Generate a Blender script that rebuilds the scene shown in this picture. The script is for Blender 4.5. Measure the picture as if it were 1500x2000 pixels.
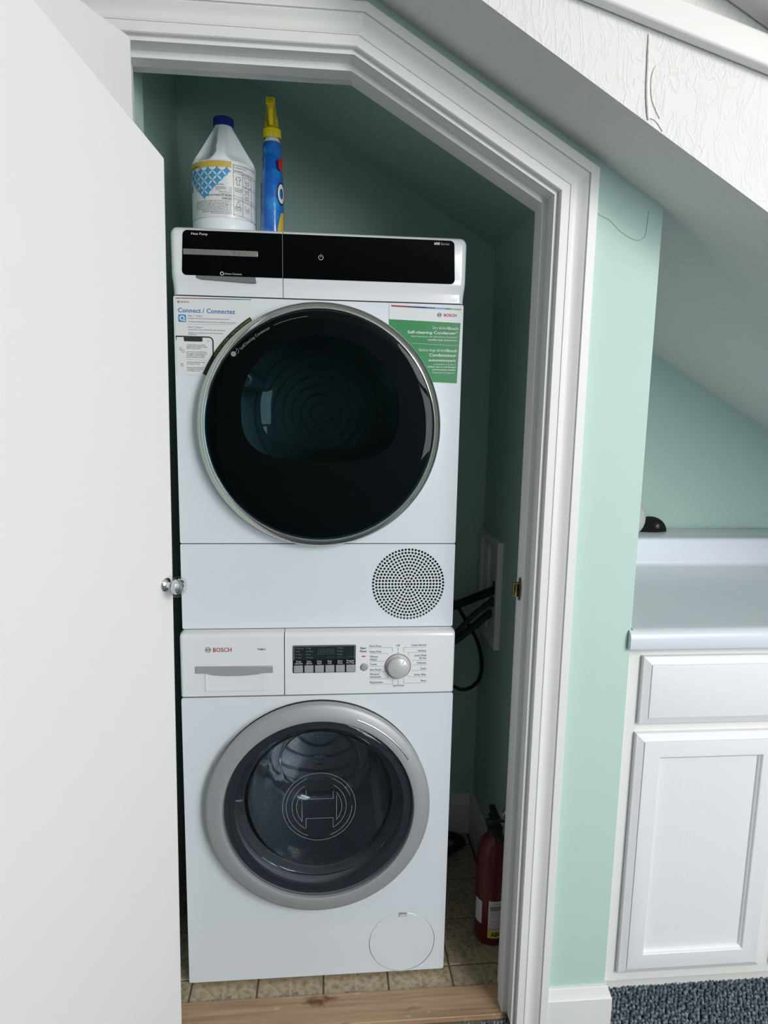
import bpy, bmesh, math, random, bisect
from mathutils import Vector, Matrix
from mathutils.geometry import delaunay_2d_cdt

for o in list(bpy.data.objects):
    bpy.data.objects.remove(o)
S = bpy.context.scene
COL = S.collection
PI = math.pi
random.seed(7)

# ------------------------------------------------------------------ camera
CAMX, CAMY, CAMZ = -0.0004, -1.4703, 1.3428
YAW, PITCH, ROLL, FPX = 0.0939, -0.1536, 0.0184, 1338.98
fw = Vector((math.sin(YAW) * math.cos(PITCH), math.cos(YAW) * math.cos(PITCH), math.sin(PITCH)))
rt = Vector((math.cos(YAW), -math.sin(YAW), 0))
up = rt.cross(fw)
rt2 = math.cos(ROLL) * rt + math.sin(ROLL) * up
up2 = -math.sin(ROLL) * rt + math.cos(ROLL) * up
cam = bpy.data.cameras.new('camera')
cam.sensor_fit = 'HORIZONTAL'
cam.sensor_width = 36.0
cam.lens = FPX / 1500.0 * 36.0
cam.clip_start = 0.02
camo = bpy.data.objects.new('camera', cam)
COL.objects.link(camo)
m = Matrix((rt2, up2, -fw)).transposed().to_4x4()
m.translation = Vector((CAMX, CAMY, CAMZ))
camo.matrix_world = m
S.camera = camo

# ------------------------------------------------------------------ light
S.view_settings.view_transform = 'Standard'
S.view_settings.look = 'None'
S.view_settings.exposure = -0.38
S.view_settings.gamma = 1.0
S.view_settings.use_curve_mapping = False
world = bpy.data.worlds.new('sky')
S.world = world
world.use_nodes = True
wn = world.node_tree.nodes
bg = wn['Background']
bg.inputs[0].default_value = (0.62, 0.78, 1.0, 1)
bg.inputs[1].default_value = 1.5


def area(name, loc, target, sx, sy, power, color):
    l = bpy.data.lights.new(name, 'AREA')
    l.shape = 'RECTANGLE'
    l.size, l.size_y = sx, sy
    l.energy = power
    l.color = color
    o = bpy.data.objects.new(name, l)
    COL.objects.link(o)
    o.location = loc
    o.rotation_euler = (Vector(target) - Vector(loc)).to_track_quat('-Z', 'Y').to_euler()
    return o


# daylight entering by the skylight and by the rear window
area('skylight_daylight', (1.75, -2.75, 2.36), (0.05, -0.05, 1.0), 1.2, 1.1, 86, (1.0, 0.98, 0.955))
area('window_daylight', (2.05, -4.12, 1.25), (0.9, 0.0, 0.9), 1.0, 1.2, 60, (0.90, 0.955, 1.0))

# ------------------------------------------------------------------ materials
MATS = {}


def mat(name, rgb, rough=0.5, metal=0.0, coat=0.0, bump=None, spec=0.5, var=None, trans=0.0, ior=1.45):
    """principled material; bump = (kind, scale xyz, strength, distance); var = (scale xyz, second rgb, lo, hi)"""
    if name in MATS:
        return MATS[name]
    m = bpy.data.materials.new(name)
    m.use_nodes = True
    nt = m.node_tree
    b = nt.nodes['Principled BSDF']
    b.inputs['Base Color'].default_value = (*rgb, 1)
    b.inputs['Roughness'].default_value = rough
    b.inputs['Metallic'].default_value = metal
    b.inputs['Coat Weight'].default_value = coat
    b.inputs['Coat Roughness'].default_value = 0.06
    b.inputs['Specular IOR Level'].default_value = spec
    b.inputs['Transmission Weight'].default_value = trans
    b.inputs['IOR'].default_value = ior
    tc = nt.nodes.new('ShaderNodeTexCoord')

    def noise(scale, detail=4, seed=0):
        mp = nt.nodes.new('ShaderNodeMapping')
        mp.inputs['Scale'].default_value = scale
        mp.inputs['Location'].default_value = (seed, seed * .7, seed * 1.3)
        nt.links.new(tc.outputs['Object'], mp.inputs[0])
        n = nt.nodes.new('ShaderNodeTexNoise')
        n.inputs['Scale'].default_value = 1
        n.inputs['Detail'].default_value = detail
        nt.links.new(mp.outputs[0], n.inputs['Vector'])
        return n
    if var:
        n = noise(var[0], 5)
        r = nt.nodes.new('ShaderNodeValToRGB')
        r.color_ramp.elements[0].position = var[2]
        r.color_ramp.elements[1].position = var[3]
        r.color_ramp.elements[0].color = (*rgb, 1)
        r.color_ramp.elements[1].color = (*var[1], 1)
        nt.links.new(n.outputs['Fac'], r.inputs[0])
        nt.links.new(r.outputs[0], b.inputs['Base Color'])
    if bump:
        n = noise(bump[1], 6, 3)
        bp = nt.nodes.new('ShaderNodeBump')
        bp.inputs['Strength'].default_value = bump[2]
        bp.inputs['Distance'].default_value = bump[3]
        out = n.outputs['Fac']
        if bump[0] == 'trowel':
            # skip-trowelled plaster: ridges where a distorted noise crosses its mean
            n.inputs['Distortion'].default_value = 1.4
            n.inputs['Detail'].default_value = 3
            mr = nt.nodes.new('ShaderNodeValToRGB')
            cr = mr.color_ramp
            cr.elements[0].position = 0.47
            cr.elements[0].color = (0, 0, 0, 1)
            cr.elements[1].position = 0.60
            cr.elements[1].color = (0.15, 0.15, 0.15, 1)
            e = cr.elements.new(0.52)
            e.color = (1, 1, 1, 1)
            nt.links.new(n.outputs['Fac'], mr.inputs[0])
            n2 = noise((7, 7, 7), 2, 9)
            mu = nt.nodes.new('ShaderNodeMath')
            mu.operation = 'MULTIPLY'
            nt.links.new(mr.outputs[0], mu.inputs[0])
            nt.links.new(n2.outputs['Fac'], mu.inputs[1])
            out = mu.outputs[0]
        nt.links.new(out, bp.inputs['Height'])
        nt.links.new(bp.outputs[0], b.inputs['Normal'])
    MATS[name] = m
    return m


def thin_glass(name, tint, refl, rough=0.02):
    m = bpy.data.materials.new(name)
    m.use_nodes = True
    nt = m.node_tree
    nt.nodes.remove(nt.nodes['Principled BSDF'])
    out = nt.nodes['Material Output']
    tr = nt.nodes.new('ShaderNodeBsdfTransparent')
    tr.inputs[0].default_value = (*tint, 1)
    gl = nt.nodes.new('ShaderNodeBsdfGlossy')
    gl.inputs['Roughness'].default_value = rough
    lw = nt.nodes.new('ShaderNodeLayerWeight')
    lw.inputs['Blend'].default_value = 0.25
    mr = nt.nodes.new('ShaderNodeMapRange')
    mr.inputs['From Min'].default_value = 0.0
    mr.inputs['To Min'].default_value = refl
    mr.inputs['To Max'].default_value = min(1.0, refl * 8 + .25)
    mx = nt.nodes.new('ShaderNodeMixShader')
    nt.links.new(lw.outputs['Facing'], mr.inputs['Value'])
    pw = nt.nodes.new('ShaderNodeMath')
    pw.operation = 'POWER'
    pw.inputs[1].default_value = 3.0
    nt.links.new(lw.outputs['Facing'], pw.inputs[0])
    nt.links.new(pw.outputs[0], mr.inputs['Value'])
    nt.links.new(mr.outputs[0], mx.inputs[0])
    nt.links.new(tr.outputs[0], mx.inputs[1])
    nt.links.new(gl.outputs[0], mx.inputs[2])
    nt.links.new(mx.outputs[0], out.inputs[0])
    return m


MINT = mat('mint wall paint', (0.51, 0.67, 0.605), 0.6, bump=('n', (60, 60, 60), .06, .002))
WHITE = mat('white trim paint', (0.80, 0.79, 0.76), 0.42, bump=('n', (90, 90, 12), .05, .001))
DOORP = mat('white door paint', (0.82, 0.80, 0.78), 0.55, bump=('n', (40, 40, 8), .03, .001))
PLASTER = mat('white trowelled plaster', (0.80, 0.78, 0.755), 0.65, bump=('trowel', (46, 46, 17), .38, .0035))
ROOMP = mat('room paint', (0.52, 0.56, 0.53), 0.7)
LEFTP = mat('darkened left room wall', (0.16, 0.17, 0.16), 0.6)  # unseen wall, finish made dark to keep bounce off the closet's right side
CABP = mat('white painted wood', (0.81, 0.81, 0.82), 0.42, bump=('n', (130, 130, 9), .22, .0012))
FRAMEP = mat('cream painted cabinet', (0.80, 0.79, 0.75), 0.5)
LAMIN = mat('white laminate', (0.71, 0.74, 0.80), 0.25)
ENAMEL = mat('white enamel', (0.72, 0.76, 0.80), 0.28, coat=0.35)
ENAMEL2 = mat('white gloss plastic', (0.78, 0.79, 0.80), 0.2, coat=0.5)
SHADOWGAP = mat('dark seam', (0.03, 0.03, 0.035), 0.8)
DARK = mat('black rubber', (0.012, 0.013, 0.015), 0.6)
BLACKG = mat('black gloss panel', (0.0015, 0.0015, 0.002), 0.12, spec=0.12)
CHROME = mat('chrome', (0.75, 0.75, 0.73), 0.10, metal=1.0)
SILVERP = mat('satin silver plastic', (0.40, 0.41, 0.42), 0.45, metal=0.3)
SILVERB = mat('brushed silver bar', (0.55, 0.54, 0.50), 0.3, metal=1.0, bump=('n', (6, 200, 400), .1, .0004))
GREYP = mat('grey plastic', (0.30, 0.31, 0.32), 0.4)
DRUM = mat('drum steel', (0.55, 0.58, 0.61), 0.3, metal=0.7)
DRUMD = mat('dryer drum steel', (0.40, 0.55, 0.55), 0.3, metal=0.6)
TXT_G = mat('grey print', (0.10, 0.10, 0.11), 0.6)
TXT_R = mat('red print', (0.42, 0.012, 0.02), 0.5)
TXT_W = mat('white print', (0.62, 0.62, 0.62), 0.5)
TXT_DIM = mat('dim grey print', (0.10, 0.11, 0.11), 0.5)
TXT_B = mat('blue print', (0.035, 0.13, 0.40), 0.5)
TXT_K = mat('black print', (0.02, 0.02, 0.02), 0.6)
GREENS = mat('green sticker', (0.028, 0.235, 0.075), 0.3, coat=.3)
PAPER = mat('white sticker', (0.73, 0.74, 0.74), 0.35, coat=.2)
BRASS = mat('tarnished brass', (0.17, 0.125, 0.05), 0.38, metal=0.9)
HDPE = mat('white bottle plastic', (0.84, 0.88, 0.90), 0.35)
NAVY = mat('navy cap plastic', (0.012, 0.022, 0.20), 0.4)
YELLOW = mat('yellow plastic', (0.86, 0.68, 0.015), 0.35)
AMBER = mat('amber clear plastic', (0.50, 0.37, 0.01), 0.2)
BLUEB = mat('blue bottle film', (0.012, 0.12, 0.50), 0.22, coat=.5, var=((22, 22, 30), (0.03, 0.30, 0.68), .45, .75), bump=('n', (40, 40, 60), .35, .002))
REDX = mat('red enamel', (0.12, 0.003, 0.006), 0.35, coat=.3)
HOSE = mat('black hose rubber', (0.012, 0.013, 0.014), 0.5)
HOSEG = mat('grey hose rubber', (0.035, 0.042, 0.045), 0.5)
PLUSH = mat('black plush', (0.006, 0.006, 0.007), 0.95, bump=('n', (300, 300, 300), .8, .004))
GREYCL = mat('pale grey cloth', (0.50, 0.52, 0.52), 0.8, bump=('n', (700, 700, 700), .4, .001))
BEAD = mat('brown bead', (0.10, 0.05, 0.035), 0.15, coat=1)
REDWOOD = mat('dark underlay', (0.10, 0.018, 0.012), 0.8)
LCD = mat('lcd window', (0.012, 0.02, 0.022), 0.25)

WGLASS = thin_glass('washer door glass', (0.66, 0.70, 0.74), 0.03)
BOWLG = thin_glass('clear bowl glass', (0.80, 0.84, 0.86), 0.05)
DGLASS = thin_glass('dark dryer glass', (0.26, 0.34, 0.36), 0.010)
SOLIDG = mat('solid clear glass', (0.95, 0.97, 0.98), 0.0, trans=1.0, ior=1.5)
CLEAR = thin_glass('clear acrylic', (0.9, 0.92, 0.93), 0.06)


def special_mats():
    # maple threshold board: long grain, pale paint spots, one rusty burn
    m = bpy.data.materials.new('maple board')
    m.use_nodes = True
    nt = m.node_tree
    N, L = nt.nodes, nt.links
    b = N['Principled BSDF']
    b.inputs['Roughness'].default_value = .5
    tc = N.new('ShaderNodeTexCoord')

    def noise(sc, det=5):
        mp = N.new('ShaderNodeMapping')
        mp.inputs['Scale'].default_value = sc
        L.new(tc.outputs['Object'], mp.inputs[0])
        n = N.new('ShaderNodeTexNoise')
        n.inputs['Scale'].default_value = 1
        n.inputs['Detail'].default_value = det
        L.new(mp.outputs[0], n.inputs['Vector'])
        return n

    def ramp(src, els):
        r = N.new('ShaderNodeValToRGB')
        cr = r.color_ramp
        while len(cr.elements) < len(els):
            cr.elements.new(.5)
        for e, (p, c) in zip(cr.elements, els):
            e.position = p
            e.color = (*c, 1)
        L.new(src, r.inputs[0])
        return r
    g = ramp(noise((5, 120, 40)).outputs['Fac'], [(.3, (.30, .185, .105)), (.55, (.42, .275, .165)), (.75, (.50, .335, .205))])
    sp = ramp(noise((38, 70, 30), 1).outputs['Fac'], [(.70, (0, 0, 0)), (.80, (.7, .7, .7))])
    mix = N.new('ShaderNodeMixRGB')
    L.new(sp.outputs[0], mix.inputs[0])
    L.new(g.outputs[0], mix.inputs[1])
    mix.inputs[2].default_value = (.55, .45, .36, 1)
    dk = ramp(noise((16, 45, 20), 3).outputs['Fac'], [(.66, (0, 0, 0)), (.76, (.7, .7, .7))])
    mix2 = N.new('ShaderNodeMixRGB')
    L.new(dk.outputs[0], mix2.inputs[0])
    L.new(mix.outputs[0], mix2.inputs[1])
    mix2.inputs[2].default_value = (.17, .08, .035, 1)
    # one rusty burn at its own place on the board
    vm = N.new('ShaderNodeVectorMath')
    vm.operation = 'SUBTRACT'
    vm.inputs[1].default_value = (0.028, -0.092, 0.012)
    L.new(tc.outputs['Object'], vm.inputs[0])
    sc = N.new('ShaderNodeVectorMath')
    sc.operation = 'MULTIPLY'
    sc.inputs[1].default_value = (19, 46, 0)
    L.new(vm.outputs[0], sc.inputs[0])
    nz = noise((60, 90, 60), 3)
    ad = N.new('ShaderNodeVectorMath')
    ad.operation = 'ADD'
    L.new(sc.outputs[0], ad.inputs[0])
    L.new(nz.outputs['Color'], ad.inputs[1])
    ln = N.new('ShaderNodeVectorMath')
    ln.operation = 'LENGTH'
    L.new(ad.outputs[0], ln.inputs[0])
    br = ramp(ln.outputs['Value'], [(.55, (1, 1, 1)), (.98, (0, 0, 0))])
    mix3 = N.new('ShaderNodeMixRGB')
    L.new(br.outputs[0], mix3.inputs[0])
    L.new(mix2.outputs[0], mix3.inputs[1])
    mix3.inputs[2].default_value = (.14, .055, .016, 1)
    L.new(mix3.outputs[0], b.inputs['Base Color'])
    MATS['maple'] = m
    # vinyl tile: speckled beige with a faint star of pale lines and flowers
    m = bpy.data.materials.new('beige tile')
    m.use_nodes = True
    nt = m.node_tree
    N, L = nt.nodes, nt.links
    b = N['Principled BSDF']
    b.inputs['Roughness'].default_value = .42
    tc = N.new('ShaderNodeTexCoord')
    base = ramp(noise((75, 75, 75), 6).outputs['Fac'], [(.34, (.27, .205, .13)), (.5, (.40, .32, .215)), (.66, (.47, .385, .27))])
    sx = N.new('ShaderNodeSeparateXYZ')
    L.new(tc.outputs['Object'], sx.inputs[0])

    def math1(op, a, bb=None):
        n = N.new('ShaderNodeMath')
        n.operation = op
        for k, v in enumerate((a, bb)):
            if v is None:
                continue
            if isinstance(v, float):
                n.inputs[k].default_value = v
            else:
                L.new(v, n.inputs[k])
        return n.outputs[0]
    x, y = sx.outputs[0], sx.outputs[1]
    ax, ay = math1('ABSOLUTE', x), math1('ABSOLUTE', y)
    dg = math1('ABSOLUTE', math1('SUBTRACT', ax, ay))
    mn = math1('MINIMUM', dg, math1('MINIMUM', ax, ay))
    ln2 = math1('LESS_THAN', mn, .0016)
    mixl = N.new('ShaderNodeMixRGB')
    L.new(math1('MULTIPLY', ln2, .55), mixl.inputs[0])
    L.new(base.outputs[0], mixl.inputs[1])
    mixl.inputs[2].default_value = (.56, .48, .36, 1)
    rr = math1('SQRT', math1('ADD', math1('MULTIPLY', x, x), math1('MULTIPLY', y, y)))
    fl = math1('SUBTRACT', rr, math1('MULTIPLY', math1('SINE', math1('MULTIPLY', math1('ARCTAN2', y, x), 8.0)), .006))
    inner = math1('LESS_THAN', fl, .026)
    nn = noise((210, 210, 210), 2)
    sel = math1('MULTIPLY', inner, math1('GREATER_THAN', nn.outputs['Fac'], .5))
    mixf = N.new('ShaderNodeMixRGB')
    L.new(math1('MULTIPLY', sel, .6), mixf.inputs[0])
    L.new(mixl.outputs[0], mixf.inputs[1])
    mixf.inputs[2].default_value = (.14, .105, .06, 1)
    L.new(mixf.outputs[0], b.inputs['Base Color'])
    MATS['tile'] = m
    MATS['grout'] = mat('grout', (.15, .115, .07), .8)
    # carpet loops
    m = bpy.data.materials.new('blue grey carpet')
    m.use_nodes = True
    nt = m.node_tree
    N, L = nt.nodes, nt.links
    b = N['Principled BSDF']
    b.inputs['Roughness'].default_value = .95
    b.inputs['Specular IOR Level'].default_value = .1
    tc = N.new('ShaderNodeTexCoord')
    c = ramp(noise((130, 130, 130), 3).outputs['Fac'], [(.36, (.05, .07, .09)), (.5, (.13, .165, .195)), (.64, (.27, .31, .345))])
    L.new(c.outputs[0], b.inputs['Base Color'])
    MATS['carpet'] = m
    # perforated / fabric-like drum wall
    m = bpy.data.materials.new('washer drum wall')
    m.use_nodes = True
    nt = m.node_tree
    N, L = nt.nodes, nt.links
    b = N['Principled BSDF']
    b.inputs['Metallic'].default_value = .6
    b.inputs['Roughness'].default_value = .4
    tc = N.new('ShaderNodeTexCoord')
    c = ramp(noise((520, 260, 520), 2).outputs['Fac'], [(.38, (.34, .37, .40)), (.62, (.74, .78, .82))])
    L.new(c.outputs[0], b.inputs['Base Color'])
    MATS['drumwall'] = m


special_mats()

# ------------------------------------------------------------------ mesh helpers


class MB:
    def __init__(s):
        s.v, s.f = [], []

    def add(s, v, f):
        n = len(s.v)
        s.v += [tuple(p) for p in v]
        s.f += [tuple(i + n for i in q) for q in f]
        return s

    def box(s, x0, x1, y0, y1, z0, z1):
        v = [(x0, y0, z0), (x1, y0, z0), (x1, y1, z0), (x0, y1, z0), (x0, y0, z1), (x1, y0, z1), (x1, y1, z1), (x0, y1, z1)]
        return s.add(v, [(0, 3, 2, 1), (4, 5, 6, 7), (0, 1, 5, 4), (1, 2, 6, 5), (2, 3, 7, 6), (3, 0, 4, 7)])

    def prism(s, poly, a, b, axis='y'):
        """polygon (u,w) extruded from a to b; axis y: (x,z); x: (y,z); z: (x,y)"""
        P = {'y': lambda u, w, t: (u, t, w), 'x': lambda u, w, t: (t, u, w), 'z': lambda u, w, t: (u, w, t)}[axis]
        n = len(poly)
        v = [P(u, w, a) for u, w in poly] + [P(u, w, b) for u, w in poly]
        f = [(i, (i + 1) % n, n + (i + 1) % n, n + i) for i in range(n)] + [tuple(range(n))[::-1], tuple(range(n, 2 * n))]
        return s.add(v, f)

    def lathe(s, prof, c, axis='y', seg=96, a0=0.0, a1=2 * PI):
        """profile (r, t) revolved about an axis through c"""
        full = abs(a1 - a0 - 2 * PI) < 1e-6
        k = seg if full else seg + 1
        v = []
        for r, t in prof:
            for i in range(k):
                a = a0 + (a1 - a0) * i / seg
                p, q = r * math.cos(a), r * math.sin(a)
                v.append({'y': (c[0] + p, c[1] + t, c[2] + q), 'z': (c[0] + p, c[1] + q, c[2] + t), 'x': (c[0] + t, c[1] + p, c[2] + q)}[axis])
        f = []
        for j in range(len(prof) - 1):
            for i in range(seg):
                i2 = (i + 1) % k if full else i + 1
                f.append((j * k + i, j * k + i2, (j + 1) * k + i2, (j + 1) * k + i))
        return s.add(v, f)

    def disc(s, r, c, axis='y', seg=48, sx=1.0):
        v = []
        for i in range(seg):
            a = 2 * PI * i / seg
            p, q = r * sx * math.cos(a), r * math.sin(a)
            v.append({'y': (c[0] + p, c[1], c[2] + q), 'z': (c[0] + p, c[1] + q, c[2]), 'x': (c[0], c[1] + p, c[2] + q)}[axis])
        return s.add(v, [tuple(range(seg))])

    def tube(s, path, r, seg=10, closed=False):
        P = [Vector(p) for p in path]
        n = len(P)
        v, f = [], []
        prev = None
        for i, p in enumerate(P):
            if closed:
                t = (P[(i + 1) % n] - P[i - 1])
            else:
                t = P[min(i + 1, n - 1)] - P[max(i - 1, 0)]
            t.normalize()
            if prev is None:
                a = Vector((0, 0, 1)) if abs(t.z) < .9 else Vector((1, 0, 0))
                nrm = t.cross(a).normalized()
            else:
                nrm = (prev - t * prev.dot(t)).normalized()
            prev = nrm
            bn = t.cross(nrm)
            rr = r[i] if isinstance(r, (list, tuple)) else r
            for k in range(seg):
                a = 2 * PI * k / seg
                v.append(p + nrm * (rr * math.cos(a)) + bn * (rr * math.sin(a)))
        m = n if closed else n - 1
        for i in range(m):
            j = (i + 1) % n
            for k in range(seg):
                k2 = (k + 1) % seg
                f.append((i * seg + k, i * seg + k2, j * seg + k2, j * seg + k))
        if not closed:
            f.append(tuple(range(seg))[::-1])
            f.append(tuple((n - 1) * seg + k for k in range(seg)))
        return s.add(v, f)

    def rings(s, loops, cap_first=False, cap_last=True):
        """list of equal-length closed loops joined by quads"""
        n = len(loops[0])
        v = [p for l in loops for p in l]
        f = []
        for j in range(len(loops) - 1):
            for i in range(n):
                i2 = (i + 1) % n
                f.append((j * n + i, j * n + i2, (j + 1) * n + i2, (j + 1) * n + i))
        if cap_first:
            f.append(tuple(range(n))[::-1])
        if cap_last:
            f.append(tuple((len(loops) - 1) * n + i for i in range(n)))
        return s.add(v, f)

    def plate(s, outer, holes, y0, y1):
        """flat plate in the xz plane with real holes, front at y0"""
        pts, edges = [], []
        for lp in [outer] + list(holes):
            b = len(pts)
            pts += [Vector((p[0], p[1])) for p in lp]
            edges += [(b + i, b + (i + 1) % len(lp)) for i in range(len(lp))]
        res = delaunay_2d_cdt(pts, edges, [], 1, 1e-6)
        vs, fs, ov = res[0], res[2], res[3]
        ends = [len(outer)]
        for h in holes:
            ends.append(ends[-1] + len(h))
        own = []
        for q in ov:
            k = min(q) if q else 0
            own.append(bisect.bisect_right(ends, k))
        # a face whose corners all lie on one (convex) hole is inside that hole
        fs = [q for q in fs if not (own[q[0]] > 0 and all(own[i] == own[q[0]] for i in q))]
        s.add([(p.x, y0, p.y) for p in vs], [tuple(q) for q in fs])
        if y1 is not None:
            s.add([(p.x, y1, p.y) for p in vs], [tuple(q)[::-1] for q in fs])
            for lp in [outer] + list(holes):
                n = len(lp)
                s.add([(p[0], y0, p[1]) for p in lp] + [(p[0], y1, p[1]) for p in lp], [(i, n + i, n + (i + 1) % n, (i + 1) % n) for i in range(n)])
        return s

    def move(s, fn):
        s.v = [tuple(fn(*p)) for p in s.v]
        return s


def circle(cx, cz, r, n=64, sx=1.0):
    return [(cx + r * sx * math.cos(2 * PI * i / n), cz + r * math.sin(2 * PI * i / n)) for i in range(n)]


def rrect(x0, x1, z0, z1, r, n=6):
    out = []
    for cx, cz, a in ((x1 - r, z1 - r, 0), (x0 + r, z1 - r, 90), (x0 + r, z0 + r, 180), (x1 - r, z0 + r, 270)):
        for i in range(n + 1):
            t = math.radians(a + 90 * i / n)
            out.append((cx + r * math.cos(t), cz + r * math.sin(t)))
    return out


def obj(name, mb, m, parent=None, bevel=0, seg=2, smooth=35, subsurf=0):
    me = bpy.data.meshes.new(name)
    me.from_pydata(mb.v, [], mb.f)
    me.validate()
    bm = bmesh.new()
    bm.from_mesh(me)
    bmesh.ops.remove_doubles(bm, verts=bm.verts, dist=1e-6)
    bmesh.ops.recalc_face_normals(bm, faces=bm.faces)
    bm.to_mesh(me)
    bm.free()
    me.materials.append(m)
    if smooth:
        me.shade_smooth()
        me.set_sharp_from_angle(angle=math.radians(smooth))
    o = bpy.data.objects.new(name, me)
    COL.objects.link(o)
    if bevel:
        b = o.modifiers.new('bevel', 'BEVEL')
        b.width = bevel
        b.segments = seg
        b.limit_method = 'ANGLE'
        b.angle_limit = math.radians(40)
        b.harden_normals = False
    if subsurf:
        b = o.modifiers.new('subsurf', 'SUBSURF')
        b.levels = b.render_levels = subsurf
    if parent is not None:
        attach(o, parent)
    return o


def attach(o, parent):
    o.parent = parent
    root = parent
    while root.parent:
        root = root.parent
    if parent is root and root.type == 'EMPTY' and not root.get('local_parts'):
        o.matrix_parent_inverse = Matrix.Translation(-root.location)


def thing(name, loc, label=None, cat=None, group=None, kind=None):
    o = bpy.data.objects.new(name, None)
    o.empty_display_size = .05
    COL.objects.link(o)
    o.location = loc
    return tag(o, label, cat, group, kind)


def tag(o, label=None, cat=None, group=None, kind=None):
    for k, v in (('label', label), ('category', cat), ('group', group), ('kind', kind)):
        if v:
            o[k] = v
    return o


_fonts = {}


def text_mb(mb, s, x0, x1, z, h, y, bold=0.0, depth=0.0, fn=None):
    """text on the plane y, baseline z, between x0 and x1, cap height h"""
    c = bpy.data.curves.new('t', 'FONT')
    c.body = s
    c.size = 1.0
    c.resolution_u = 2
    c.offset = bold
    c.fill_mode = 'FRONT'
    o = bpy.data.objects.new('t', c)
    me = o.to_mesh()
    if me is None or not len(me.vertices):
        return mb
    vs = [tuple(v.co) for v in me.vertices]
    fs = [tuple(p.vertices) for p in me.polygons]
    o.to_mesh_clear()
    bpy.data.objects.remove(o)
    bpy.data.curves.remove(c)
    a, b = min(v[0] for v in vs), max(v[0] for v in vs)
    kx = (x1 - x0) / max(1e-6, b - a)
    kz = h / 0.70
    out = [(x0 + (v[0] - a) * kx, y, z + v[1] * kz) for v in vs]
    if fn:
        out = [fn(*p) for p in out]
    return mb.add(out, fs)


def texts(name, rows, y, m, parent, bold=0.0, fn=None):
    mb = MB()
    for s, x0, x1, z, h in rows:
        text_mb(mb, s, x0, x1, z, h, y, bold, fn=fn)
    o = obj(name, mb, m, parent, smooth=0)
    if len(rows) > 1:
        o['kind'] = 'stuff'          # many small printed lines
    return o


def strokes(mb, polylines, w, y):
    """flat ribbons of width w along polylines in the xz plane, mitred at their joints"""
    for pl in polylines:
        P = []
        for q in pl:
            if not P or (Vector(q) - P[-1]).length > 1e-7:
                P.append(Vector(q))
        n = len(P)
        if n < 2:
            continue
        closed = n > 3 and (P[0] - P[-1]).length < 1e-6
        if closed:
            P.pop()
            n -= 1
        D = [(P[(i + 1) % n] - P[i]).normalized() for i in range(n if closed else n - 1)]
        vs = []
        for i in range(n):
            da = D[i - 1] if (closed or i > 0) else D[0]
            db = D[i] if i < len(D) else D[-1]
            na, nb = Vector((-da.y, da.x)), Vector((-db.y, db.x))
            mv = na + nb
            mv = mv / max(.35, mv.dot(na)) if mv.length > 1e-6 else na
            e = Vector((0, 0))
            if not closed and i == 0:
                e = -db * w / 2
            if not closed and i == n - 1:
                e = da * w / 2
            for sgn in (1, -1):
                q = P[i] + mv * (sgn * w / 2) + e
                vs.append((q.x, y, q.y))
        fs = [(2 * i, 2 * i + 1, 2 * ((i + 1) % n) + 1, 2 * ((i + 1) % n)) for i in range(n if closed else n - 1)]
        mb.add(vs, fs)
    return mb


def arc(cx, cz, r, a0, a1, n=24):
    return [(cx + r * math.cos(math.radians(a0 + (a1 - a0) * i / n)), cz + r * math.sin(math.radians(a0 + (a1 - a0) * i / n))) for i in range(n + 1)]


def armature_logo(mb, cx, cz, r, y, w):
    """ring with an anchor-and-coil emblem in it"""
    strokes(mb, [arc(cx, cz, r, 0, 360, 32)], w, y)
    k = .62 * r
    strokes(mb, [arc(cx, cz, k, 125, 235, 10), arc(cx, cz, k, -55, 55, 10),
                 [(cx - .36 * r, cz + .52 * r), (cx - .36 * r, cz - .52 * r)], [(cx + .36 * r, cz + .52 * r), (cx + .36 * r, cz - .52 * r)],
                 [(cx - .36 * r, cz + .24 * r), (cx + .36 * r, cz + .24 * r)], [(cx - .36 * r, cz - .24 * r), (cx + .36 * r, cz - .24 * r)]], w * .9, y)
    return mb


def smooth_path(pts, n=8):
    P = [Vector(p) for p in pts]
    out = []
    for i in range(len(P) - 1):
        p0, p1, p2, p3 = P[max(0, i - 1)], P[i], P[i + 1], P[min(len(P) - 1, i + 2)]
        for k_ in range(n):
            t = k_ / n
            out.append(.5 * ((2 * p1) + (-p0 + p2) * t + (2 * p0 - 5 * p1 + 4 * p2 - p3) * t * t + (-p0 + 3 * p1 - 3 * p2 + p3) * t ** 3))
    out.append(P[-1])
    return out


def sweep_xz(path, prof, y0, i0, i1):
    """moulding: profile (u outward, v toward the room) along the leg path[i0]..path[i1] with mitred ends"""
    mb = MB()
    n = len(path)

    def dirv(a, b):
        d = Vector((path[b][0] - path[a][0], path[b][1] - path[a][1]))
        return d.normalized()

    def nrm(d):
        return Vector((-d.y, d.x))
    loops = []
    for i in (i0, i1):
        if i == 0:
            mv = nrm(dirv(0, 1))
        elif i == n - 1:
            mv = nrm(dirv(n - 2, n - 1))
        else:
            a, b = nrm(dirv(i - 1, i)), nrm(dirv(i, i + 1))
            mv = (a + b)
            mv = mv / mv.dot(a) * 1.0
        loops.append([(path[i][0] + mv.x * u, y0 - v, path[i][1] + mv.y * u) for u, v in prof])
    mb.rings(loops, True, True)
    return mb

# ================================================================== SETTING
WF, WB, BACK = -0.195, -0.080, 0.515          # wall front, wall back, closet back wall


def zslope(x):
    return 2.021 - 0.579 * (x - 0.091)


def struct(name, mb, m, parent=None, **k):
    o = obj(name, mb, m, parent, **k)
    if parent is None:
        o['kind'] = 'structure'
    return o


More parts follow.
